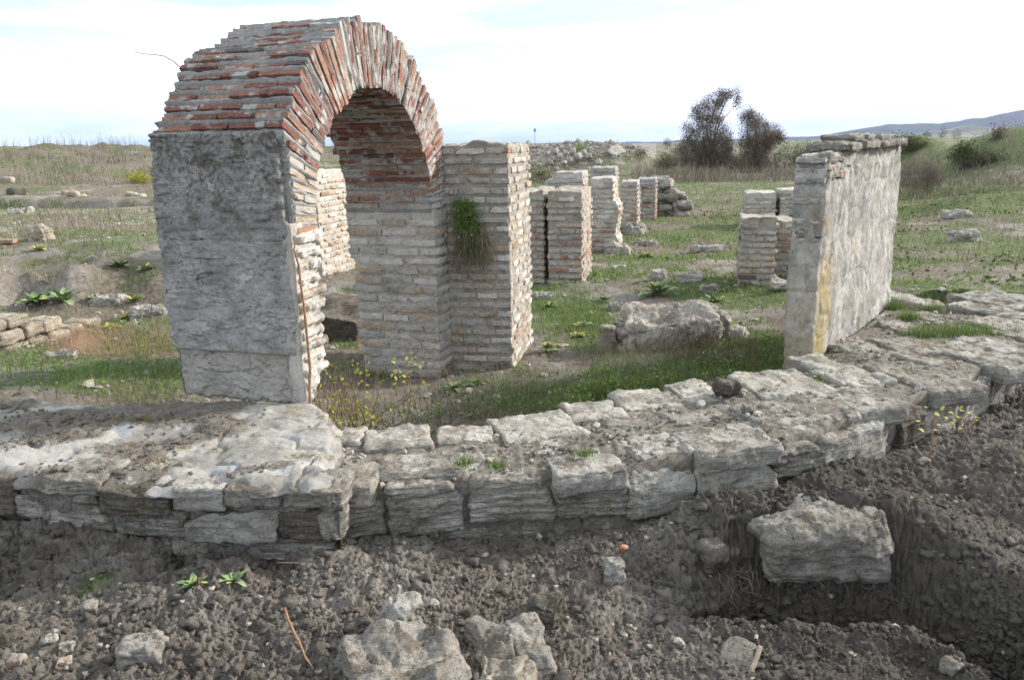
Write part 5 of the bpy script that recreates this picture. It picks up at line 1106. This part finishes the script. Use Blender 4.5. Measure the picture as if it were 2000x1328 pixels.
# sapling with yellow green leaves in front of the far pier
def sapling(label, loc, H, forks, leaves, seed, size=.022, stem='stemred', spread=.035, name='sapling'):
    R = np.random.default_rng(seed); t = thing(name, label, 'sapling', tuple(loc)); P = [(0, 0, 0), (.006, 0, H * .4), (-.004, .01, H * .75), (.01, 0, H)]
    parts = [tube(P, [.006, .005, .004, .002], 5)]; cs = [np.array(P[-1])]
    for k in range(forks):
        a = R.uniform(0, 6.3); b = np.array([0, 0, H * R.uniform(.55, .9)]); e = b + np.array([math.cos(a) * .09, math.sin(a) * .05, R.uniform(.02, .09)]); parts.append(tube([b, (b + e) / 2 + [0, 0, .01], e], [.003, .002, .0015], 4)); cs += [e, (b + e) / 2 + [0, 0, .02]]
    v, f = join(parts); link('stem', mesh_np('stem', v, f, M[stem]), t)
    for k in range(leaves):
        c = cs[R.integers(len(cs))] + R.normal(0, spread, 3); link('leaf', SLV[R.integers(3)], t, Matrix.Translation(c) @ Matrix.Rotation(R.uniform(0, 6.3), 4, 'Z') @ Matrix.Rotation(R.uniform(-.3, 1.0), 4, 'X') @ Matrix.Diagonal((size, size, size, 1)))
    return t
for k_ in (0, 1, 2): pass
SLV = [leaf_mesh('leaf', 2.2, 1.3, 'mullein3', .4, .2, 4, i) for i in range(3)]
sapling('little sapling with yellow green leaves in front of the arch jamb', gp(803, 800, -.02), .42, 5, 34, 81)
sapling('sapling with lemon yellow leaves beside the right end of the curved wall', gp(1815, 900), .30, 4, 14, 82, .020, spread=.05)
sapling('second lemon leaved sapling farther right on the dug earth', gp(1880, 880), .20, 4, 12, 83, .018, spread=.045)
# long bare creeper stem leaning on the near pier
vine = thing('creeper_stem', 'long bare brown creeper stem climbing the edge of the near pier', 'vine', (-1.20, 5.13, -.1))
Q = [(608, 800), (604, 760), (606, 720), (602, 680), (598, 640), (594, 600), (588, 560), (584, 520), (574, 488)]
pv = []
for i, (a, b) in enumerate(Q):
    p_ = aty(a, b, 5.20 - .02 * i) ; d = ray(a, b)
    # meet the arch's right-hand plane, three centimetres outside it
    nrm = np.array([-V_[0], -V_[1]]); off_ = A0 - V_ * .035; t = (nrm @ off_) / (nrm @ d[:2]); p_ = np.array([0, 0, CAM_H]) + d * t; pv.append(p_ - np.array([-1.20, 5.13, -.1]))
v, f = tube(pv, np.linspace(.011, .006, len(pv)), 7); link('stem', mesh_np('stem', v, f, M['stemred']), vine)
v, f = tube([pv[-1], pv[-1] + [.01, .0, .03], pv[-1] + [-.02, 0, .05]], [.006, .005, .003], 6); link('twig', mesh_np('twig', v, f, M['stemred']), vine)
# bare twig sprouting from the back of the arch
ab = aty(352, 132, 5.7); tp = [aty(x, y, 5.7) - ab for x, y in [(352, 132), (338, 120), (320, 110), (300, 107), (282, 106), (264, 103)]]
v, f = tube(tp, np.linspace(.004, .0018, 6), 5); o = link('bare_twig', mesh_np('bare_twig', v, f, M['stemred'])); o.location = ab; tag(o, 'thin bare twig curving out to the left from the stepped back of the arch', 'twig')
# herb hanging from the crack between the arch and the tall pillar
hp = np.array([A0[0] + U_[0] * 2.55 - V_[0] * .12, A0[1] + U_[1] * 2.55 - V_[1] * .12, 1.10])
herb = thing('hanging_herb', 'bushy green herb with dry hanging stems growing from the crack beside the tall pillar', 'plant', tuple(hp))
R = np.random.default_rng(5); n = 1500
base = np.column_stack([R.uniform(-.05, .24, n), R.uniform(-.12, .06, n), R.uniform(-.40, .06, n)]); base = base[np.abs(base[:, 0] - .06 + .25 * base[:, 2]) < R.uniform(.06, .15, n)]; base = base[R.integers(0, len(base), n)] + R.normal(0, .004, (n, 3)); base[:, 2] -= .35 * np.maximum(base[:, 0] - .08, 0); a = R.uniform(0, 2 * math.pi, n); L = R.uniform(.04, .11, n)
tip = base + np.column_stack([np.cos(a) * L * .8 + .02, -np.abs(np.sin(a)) * L, R.uniform(-.7, .9, n) * L]); V, f, m = ribbons(base, tip, np.column_stack([0 * a, 0 * a, L * .25]), np.full(n, .005), 3, True, R)
lv_, lf_ = leaf_cloud(2600, (base + tip) / 2, .028, .010, R); lo = link('leaflets', mesh_np('leaflets', lv_, lf_, M['herb'], True, dict(tint=np.repeat(R.random(2600), 4))), herb)
link('leaves', mesh_np('leaves', V, f, M['herb'], True, dict(tint=np.repeat(R.random(n) ** 1.3, m))), herb)
n = 900; base = np.column_stack([R.uniform(.0, .30, n), R.uniform(-.12, .02, n), R.uniform(-.42, -.14, n)]); a = R.uniform(0, 2 * math.pi, n); L = R.uniform(.10, .26, n)
tip = base + np.column_stack([np.cos(a) * L * .4, -np.abs(np.sin(a)) * L * .4, -L]); V, f, m = ribbons(base, tip, np.column_stack([np.cos(a) * .05, 0 * a - .03, L * .15]), np.full(n, .0035), 4, True, R)
link('dry_stems', mesh_np('dry_stems', V, f, M['drygrass'], True, dict(tint=np.repeat(R.random(n) * .6, m))), herb)
# twigs in the foreground soil
def twig(label, pts, r, mat='stemred', cat='twig', name='twig'):
    P = []
    for (px, py, dz) in pts: q = on_ground(px, py); P.append([q[0], q[1], gz1(q[0], q[1]) + dz])
    P = np.array(P); o = P[0].copy(); v, f = tube(P - o, np.linspace(r, r * .6, len(P)), 6); t = link(name, mesh_np(name, v, f, M[mat])); t.location = o; return tag(t, label, cat)
tw = np.array([on_ground(612, 1308), on_ground(612, 1308)])
b_ = on_ground(612, 1305); b_[2] = gz1(b_[0], b_[1])
P = np.array([aty(x, y, b_[1] + dy) for x, y, dy in [(612, 1306, .0), (596, 1282, .03), (588, 1262, .05), (575, 1235, .09), (563, 1210, .12), (556, 1186, .15)]]) - b_
v, f = tube(P, np.linspace(.0045, .006, 6), 6); o = link('twig', mesh_np('twig', v, f, M['stemred'])); o.location = b_; tag(o, 'thin reddish dry stalk sticking up from the soil left of the large boulder', 'twig')
def straw(label, x0, y0, x1, y1, r=.0022, lift=.05):
    b = on_ground(x0, y0); b[2] = gz1(b[0], b[1]); e = aty(x1, y1, b[1] + .04) - b; v, f = tube([(0, 0, 0), e * .5 + [0, 0, .006], e], [r, r, r * .6], 5); o = link('straw', mesh_np('straw', v, f, M['yst'])); o.location = b; return tag(o, label, 'straw')
M['yst'] = simple('straw_yellow', (0.40, 0.33, 0.20), (0.50, 0.43, 0.29), 30)
straw('tall pale straw leaning against the middle of the platform front', 385, 1085, 408, 955)
straw('short straw lying on the soil under the wall blocks', 930, 1178, 957, 1130)
straw('straw bent over the hole in the soil', 350, 1100, 388, 1052)
straw('pale straw on the soil at far left', 40, 1020, 0, 1000)
straw('dry straw arching over the soil near the white flecks', 620, 1110, 540, 1098)
# roots hanging under the jutting block
rt = thing('hanging_roots', 'fine pale roots hanging from the bank beside and under the jutting block', 'roots', tuple(aty(1520, 1120, 3.66)))
R = np.random.default_rng(9); parts = []
for k in range(110):
    px = R.choice([R.uniform(1400, 1500), R.uniform(1500, 1760), R.uniform(1780, 1960)]); q = aty(px, R.uniform(1105, 1135) + max(0, px - 1760) * .55, 3.66 - max(0, px - 1760) * .0012) - np.array(rt.location); P = [q]; d = np.array([R.normal(0, .3), -.25, -1.0])
    for s in range(6): d = d + R.normal(0, .45, 3); q = q + d / np.linalg.norm(d) * .025 * R.uniform(.6, 1.3); P.append(q)
    parts.append(tube(P, np.linspace(.0016, .0007, 7), 3))
v, f = join(parts); link('root_strands', mesh_np('root_strands', v, f, simple('pale_brown_root', (0.17, 0.14, 0.11), (0.27, 0.23, 0.18), 30)), rt)

# leafy ground cover between the grasses
for (n, x0, x1, y0, y1, sz_, sd, mt) in ((5200, -1.3, 2.9, 5.3, 8.6, .016, 801, 'herb'), (2600, -4.9, -2.2, 5.3, 9.5, .016, 802, 'herb'), (4200, .6, 6.5, 8.5, 19, .03, 803, 'herb'), (4500, 4.5, 17, 8.5, 26, .04, 804, 'bush'), (1500, -1.0, 2.6, 5.4, 8.2, .015, 805, 'yleaf')):
    R = np.random.default_rng(sd); cx_, cy_ = R.uniform(x0, x1, 90), R.uniform(y0, y1, 90); k_ = R.integers(0, 90, n); sp_ = .16 * (sz_ / .016); x, y = cx_[k_] + R.normal(0, sp_, n), cy_[k_] + R.normal(0, sp_, n)
    kp = ~blocked(x, y) & ~(outside_mask(x, y) > .5) & (cover(x, y)[0] > R.uniform(.1, .6, n)); x, y = x[kp], y[kp]; c = np.column_stack([x, y, ground_z(x, y) + np.abs(R.normal(0, sz_ * 1.2, len(x)))])
    v, f = leaf_cloud(len(c), c, 0, sz_, R, .55); d_ = v.reshape(-1, 4, 3); d_ = (d_ - d_.mean(1, keepdims=True)) + c[:, None]; v = d_.reshape(-1, 3)
    tag(link('ground_cover', mesh_np('ground_cover', v, f, M[mt], True, dict(tint=np.repeat(R.random(len(c)), 4)))), kind='stuff')
# small tussocks on the wall top
TU = [(1820, 606, .05, 'green tussock on the wall top behind the slab, rearmost of three'), (1775, 622, .05, 'green tussock beside the slab foot on the wall top'), (1800, 655, .06, 'round green tussock by a hollow on the wall top'), (1900, 655, .07, 'broad yellow green tussock at the right of the wall top'), (1860, 648, .06, 'dry centred tussock in the middle of the wall top hollow'),
      (1598, 742, .035, 'small grass tuft in a joint between white cap stones'), (1775, 725, .03, 'tiny grass tuft behind the front blocks on the right'), (905, 898, .022, 'tiny grey green tuft on the wall fill near the front blocks'), (970, 903, .022, 'second grey green tuft on the wall fill, right of the first'), (1140, 880, .022, 'third grey green tuft on the wall fill by the dark crumbs'), (1745, 600, .05, 'tuft of grass growing against the slab corner')]
for k, (px, py, h_, lb) in enumerate(TU):
    p = at(px, py, 0.0); t = thing('grass_tuft', lb, 'grass tuft', (p[0], p[1], -.03), 0, 'grass tufts on the wall top'); R = np.random.default_rng(700 + k); n = 500 if h_ > .04 else 120
    P = np.column_stack([R.normal(0, h_ * 1.2 * (2 if k in (3, 4) else 1), n), R.normal(0, h_ * .9, n), np.zeros(n)])
    o = grass_obj('blades', P, h_ * 1.7 * np.exp(R.normal(0, .3, n)), .5, np.full(n, .0045), M['grass'], 700 + k, 2, 'stuff', t)

# ------------------------------------------------------------------ clods and pebbles on the dug earth
n = 40000; x, y, R = sample(n, 2.6, 7.5, -.70, .72, 1001); keep = (outside_mask(x, y) > .5) & ~blocked(x, y) & (fbm2(x, y, 1.3, 3, 222) > R.uniform(-.9, .25, n)); x, y = x[keep], y[keep]
bx_, by_ = R.uniform(-2.9, 3.4, 42000), R.uniform(3.0, 4.9, 42000); z_a, z_b, z_c = base_z(bx_, by_), base_z(bx_, by_ + .03), base_z(bx_ + .03, by_); sl_ = np.hypot(z_b - z_a, z_c - z_a) / .03
kp = (R.random(42000) < np.clip(sl_ - .25, 0, 1)) & (outside_mask(bx_, by_) > .5) & ~blocked(bx_, by_); st_ = kp & (sl_ > 1.0); ex_ = np.repeat(bx_[st_], 8) + R.normal(0, .02, st_.sum() * 8); ey_ = np.repeat(by_[st_], 8) + R.normal(0, .012, st_.sum() * 8)
x = np.concatenate([x, bx_[kp], ex_]); y = np.concatenate([y, by_[kp], ey_])
sz = np.exp(R.normal(-5.2, .62, len(x))); sz = np.clip(sz, .0028, .036); o = sz > .012
scatter_rocks('soil_clods', np.column_stack([x[~o], y[~o], ground_z(x[~o], y[~o]) + sz[~o] * .2]), sz[~o], M['clod'], sub=1, seed=12, flat=.8, smooth=True)
scatter_rocks('soil_clods', np.column_stack([x[o], y[o], ground_z(x[o], y[o]) + sz[o] * .2]), sz[o], M['clod'], sub=2, seed=13, flat=.7, smooth=True, rough=.5)
n = 700; x, y, R = sample(n, 2.6, 7, -.70, .72, 1002); keep = (outside_mask(x, y) > .5) & ~blocked(x, y); x, y = x[keep], y[keep]; sz = np.clip(np.exp(R.normal(-4.9, .5, len(x))), .003, .02)
scatter_rocks('small_pebbles', np.column_stack([x, y, ground_z(x, y) + sz * .3]), sz, M['pebble'], sub=2, seed=14)
n = 2200; x, y, R = sample(n, 6, 30, -.66, .66, 1003); keep = ~(outside_mask(x, y) > .5) & ~blocked(x, y) & (fbm2(x, y, .8, 3, 223) > -.05); x, y = x[keep], y[keep]; sz = np.clip(np.exp(R.normal(-4.1, .5, len(x))), .006, .06)
scatter_rocks('small_pebbles', np.column_stack([x, y, ground_z(x, y) + sz * .2]), sz, M['pebble'], sub=2, seed=15)
n = 1500; R = np.random.default_rng(31); az = R.uniform(-.02, .15, n); r = R.normal(72, 5, n); x, y = np.sin(az) * r, np.cos(az) * r; sz = np.exp(R.normal(-2.2, .5, n))
scatter_rocks('far_rubble', np.column_stack([x, y, ground_z(x, y, False)]), sz, M['soilstone'], sub=1, seed=16)

# ------------------------------------------------------------------ trees and bushes in the distance
def tree(name, label, cat, px, base_py, Yd, blobs, leaves, twigs, seed, leafmat='vineleaf', size=.11, group=None, trunk=True, top=None):
    """blobs: photo ellipses (cx, cy, rx, ry) that fill the crown's volume at distance Yd"""
    R = np.random.default_rng(seed); b = aty(px, base_py, Yd); gz_ = gz1(b[0], b[1]); t = thing(name, label, cat, (b[0], b[1], gz_), 0, group); O = np.array([b[0], b[1], gz_]); m_px = Yd / F
    w = np.array([q[2] * q[3] for q in blobs], float); w /= w.sum(); C = np.array([aty(q[0], q[1], Yd) - O for q in blobs]); S = np.array([[q[2] * m_px, (q[2] + q[3]) * .5 * m_px * .8, q[3] * m_px] for q in blobs])
    def pts(n, shell=.5):
        k = R.choice(len(blobs), n, p=w); d = R.normal(size=(n, 3)); d /= np.linalg.norm(d, axis=1, keepdims=True); return C[k] + d * S[k] * (R.random(n) ** shell)[:, None]
    if trunk:
        limbs = [tube([(0, 0, -.1), C[0] * .3 + [0, 0, 0], C[0] * .75, C[0]], [.16, .13, .09, .05], 7)]
        v, f = join(limbs); link('trunk', mesh_np('trunk', v, f, M['bark']), t); lb = []
        for q in C[1:]: mid = (C[0] * .6 + q * .4) + R.normal(0, .15, 3); lb.append(tube([C[0] * .45, mid, q], [.07, .045, .02], 5))
        if lb: v, f = join(lb); link('limbs', mesh_np('limbs', v, f, M['bark']), t)
    c0 = pts(max(30, leaves // 60), .45); v, f = leaf_cloud(leaves, c0, size * 2.0, size * .5, R); nz = len(v)
    o = link('crown', mesh_np('crown', v, f, M[leafmat], True, dict(tint=np.repeat(R.random(leaves), 4))), t)
    B = pts(twigs, .35); T_ = B + np.column_stack([R.normal(0, .35, (twigs, 2)), R.normal(-.25, .35, twigs)]) * size * 6; V, f, m = ribbons(B, T_, R.normal(0, .1, (twigs, 3)) * size * 3, np.full(twigs, size * .16), 3, True, R)
    link('twigs', mesh_np('twigs', V, f, M['weedstem'], True, dict(tint=np.repeat(R.random(twigs) * .7, m))), t); return t
TY = 56
tree('vine_covered_tree', 'tall creeper smothered tree whose top arches over to the right', 'tree', 1390, 335, TY, [(1385, 275, 42, 52), (1380, 225, 30, 32), (1400, 196, 24, 18), (1425, 182, 22, 10), (1442, 200, 7, 18), (1365, 300, 40, 34), (1410, 300, 26, 36), (1345, 265, 14, 26), (1385, 318, 52, 20)], 36000, 11000, 91, size=.078)
tree('vine_covered_tree', 'smaller creeper smothered tree right of the arching one with a ragged right side', 'tree', 1480, 335, TY, [(1475, 275, 34, 42), (1460, 228, 14, 18), (1500, 268, 26, 28), (1480, 310, 34, 26), (1518, 268, 14, 12), (1476, 235, 16, 18), (1480, 322, 42, 16)], 24000, 9000, 92, size=.078)
BU = [('low dark bramble bush at the left foot of the arching tree', 1325, 335, 55, [(1325, 305, 28, 26), (1300, 318, 22, 16)], 3500, 1800, 'vineleaf'), ('dry grey bush between the two creeper smothered trees', 1435, 338, 55, [(1440, 318, 26, 18)], 1400, 1400, 'vineleaf'), ('bush in olive and grey at the right foot of the smaller tree', 1540, 340, 55, [(1540, 310, 32, 28), (1575, 300, 20, 20)], 2200, 2800, 'bush'),
      ('round green bush on top of the far rubble heap', 1128, 300, 66, [(1126, 292, 16, 9)], 900, 200, 'herb'), ('dark green bush on the far bank right of the leaning slab', 1250, 310, 60, [(1250, 300, 12, 9)], 600, 200, 'bush'), ('dark green bramble bank behind the narrow gap pillar', 1075, 360, 34, [(1060, 345, 40, 15), (1110, 348, 30, 12)], 3000, 900, 'bush'),
      ('dry grey brush growing right behind the standing slab', 1790, 372, 27, [(1790, 340, 42, 34), (1825, 345, 25, 24)], 900, 5200, 'vineleaf'), ('dark green bush crowning the first mound right of the slab', 1770, 290, 50, [(1768, 276, 28, 14), (1800, 290, 28, 12)], 3800, 900, 'bush'), ('dark bramble cover on the left half of the right mound', 1905, 330, 37, [(1905, 310, 40, 20), (1880, 300, 24, 14), (1940, 318, 30, 16)], 5200, 1500, 'bush'),
      ('small dark shrub standing on top of the right mound', 1950, 275, 39, [(1950, 262, 10, 12)], 500, 260, 'vineleaf'), ('pointed little tree behind the saddle between the right mounds', 1812, 272, 90, [(1811, 264, 7, 9)], 400, 80, 'bush'), ('slim little tree right of the pointed one behind the saddle', 1842, 272, 90, [(1841, 262, 6, 12)], 400, 80, 'bush'), ('leafless small tree right of the slim one behind the saddle', 1868, 272, 90, [(1868, 262, 9, 12)], 160, 420, 'vineleaf'),
      ('green weed bush on the far left mound', 105, 292, 55, [(105, 294, 14, 8)], 600, 200, 'herb'), ('bright green plant low on the face of the far left mound', 55, 312, 54, [(55, 309, 9, 6)], 400, 60, 'herb'), ('yellow green shrub patch at the left beside the pier edge', 275, 355, 40, [(275, 352, 22, 10)], 900, 200, 'yleaf'), ('leafless shrub on the bank left of the arching tree', 1300, 290, 60, [(1303, 278, 9, 8)], 60, 300, 'vineleaf')]
for k, (lb, px, py, Yd, bl, nl, ntw, lm) in enumerate(BU):
    tree('bush' if 'tree' not in lb[:24] else 'small_tree', lb, 'bush' if 'tree' not in lb[:24] else 'tree', px, py, Yd, bl, nl, ntw, 110 + k, lm, .085 if Yd > 35 else .05, trunk=False)
# thin weeds standing on the skyline of the left mound
R = np.random.default_rng(55); pts_ = []; ht = []
for k in range(230):
    px = R.choice([R.uniform(0, 130), R.uniform(130, 300)]); az = math.atan((px - 1000) / F * 1.0); r = 60 + R.normal(0, 1.5); pts_.append((math.sin(az) * r, math.cos(az) * r)); ht.append(R.uniform(.25, 1.0))
pts_ = np.array(pts_); P = np.column_stack([pts_, ground_z(pts_[:, 0], pts_[:, 1], False) - .05]); grass_obj('skyline_weeds', P, np.array(ht), .25, np.full(len(P), .03), M['weedstem'], 56, 3)

# brown scrub round the feet of the trees, and dry brush on the far banks
for (a0, a1, ra, rb, n, h_, sd) in ((.15, .37, 44, 58, 5200, .55, 61), (-.02, .16, 60, 70, 1500, .4, 62), (.42, .62, 30, 46, 3500, .35, 63), (-.62, -.3, 44, 60, 4200, .32, 64)):
    R = np.random.default_rng(sd); az = R.uniform(a0, a1, n); r = R.uniform(ra, rb, n); x, y = np.sin(az) * r, np.cos(az) * r; kp = fbm2(x, y, .35, 3, 400 + sd) > -.12; x, y = x[kp], y[kp]
    grass_obj('dry_scrub', np.column_stack([x, y, ground_z(x, y, False) - .03]), h_ * np.exp(R.normal(0, .4, len(x))), .6, np.full(len(x), .03), M['weedstem'], sd, 3)
# ------------------------------------------------------------------ the air between here and the hills
hv, hf = box_grid(26000, 26000, 780, 1, 1, 1); hz = link('haze', mesh_np('haze', hv + np.array([0, 0, 390 - 24]), hf, None, False)); hz['kind'] = 'stuff'
hm = bpy.data.materials.new('thin_blue_haze'); ht_ = nt(hm); ho = ht_.nodes.new('ShaderNodeOutputMaterial'); hp_ = ht_.nodes.new('ShaderNodeVolumePrincipled'); hp_.inputs['Color'].default_value = (0.42, 0.56, 1.0, 1)
hp_.inputs['Density'].default_value = HAZE; hp_.inputs['Anisotropy'].default_value = 0.0; ht_.links.new(hp_.outputs[0], ho.inputs['Volume']); hz.data.materials.append(hm)
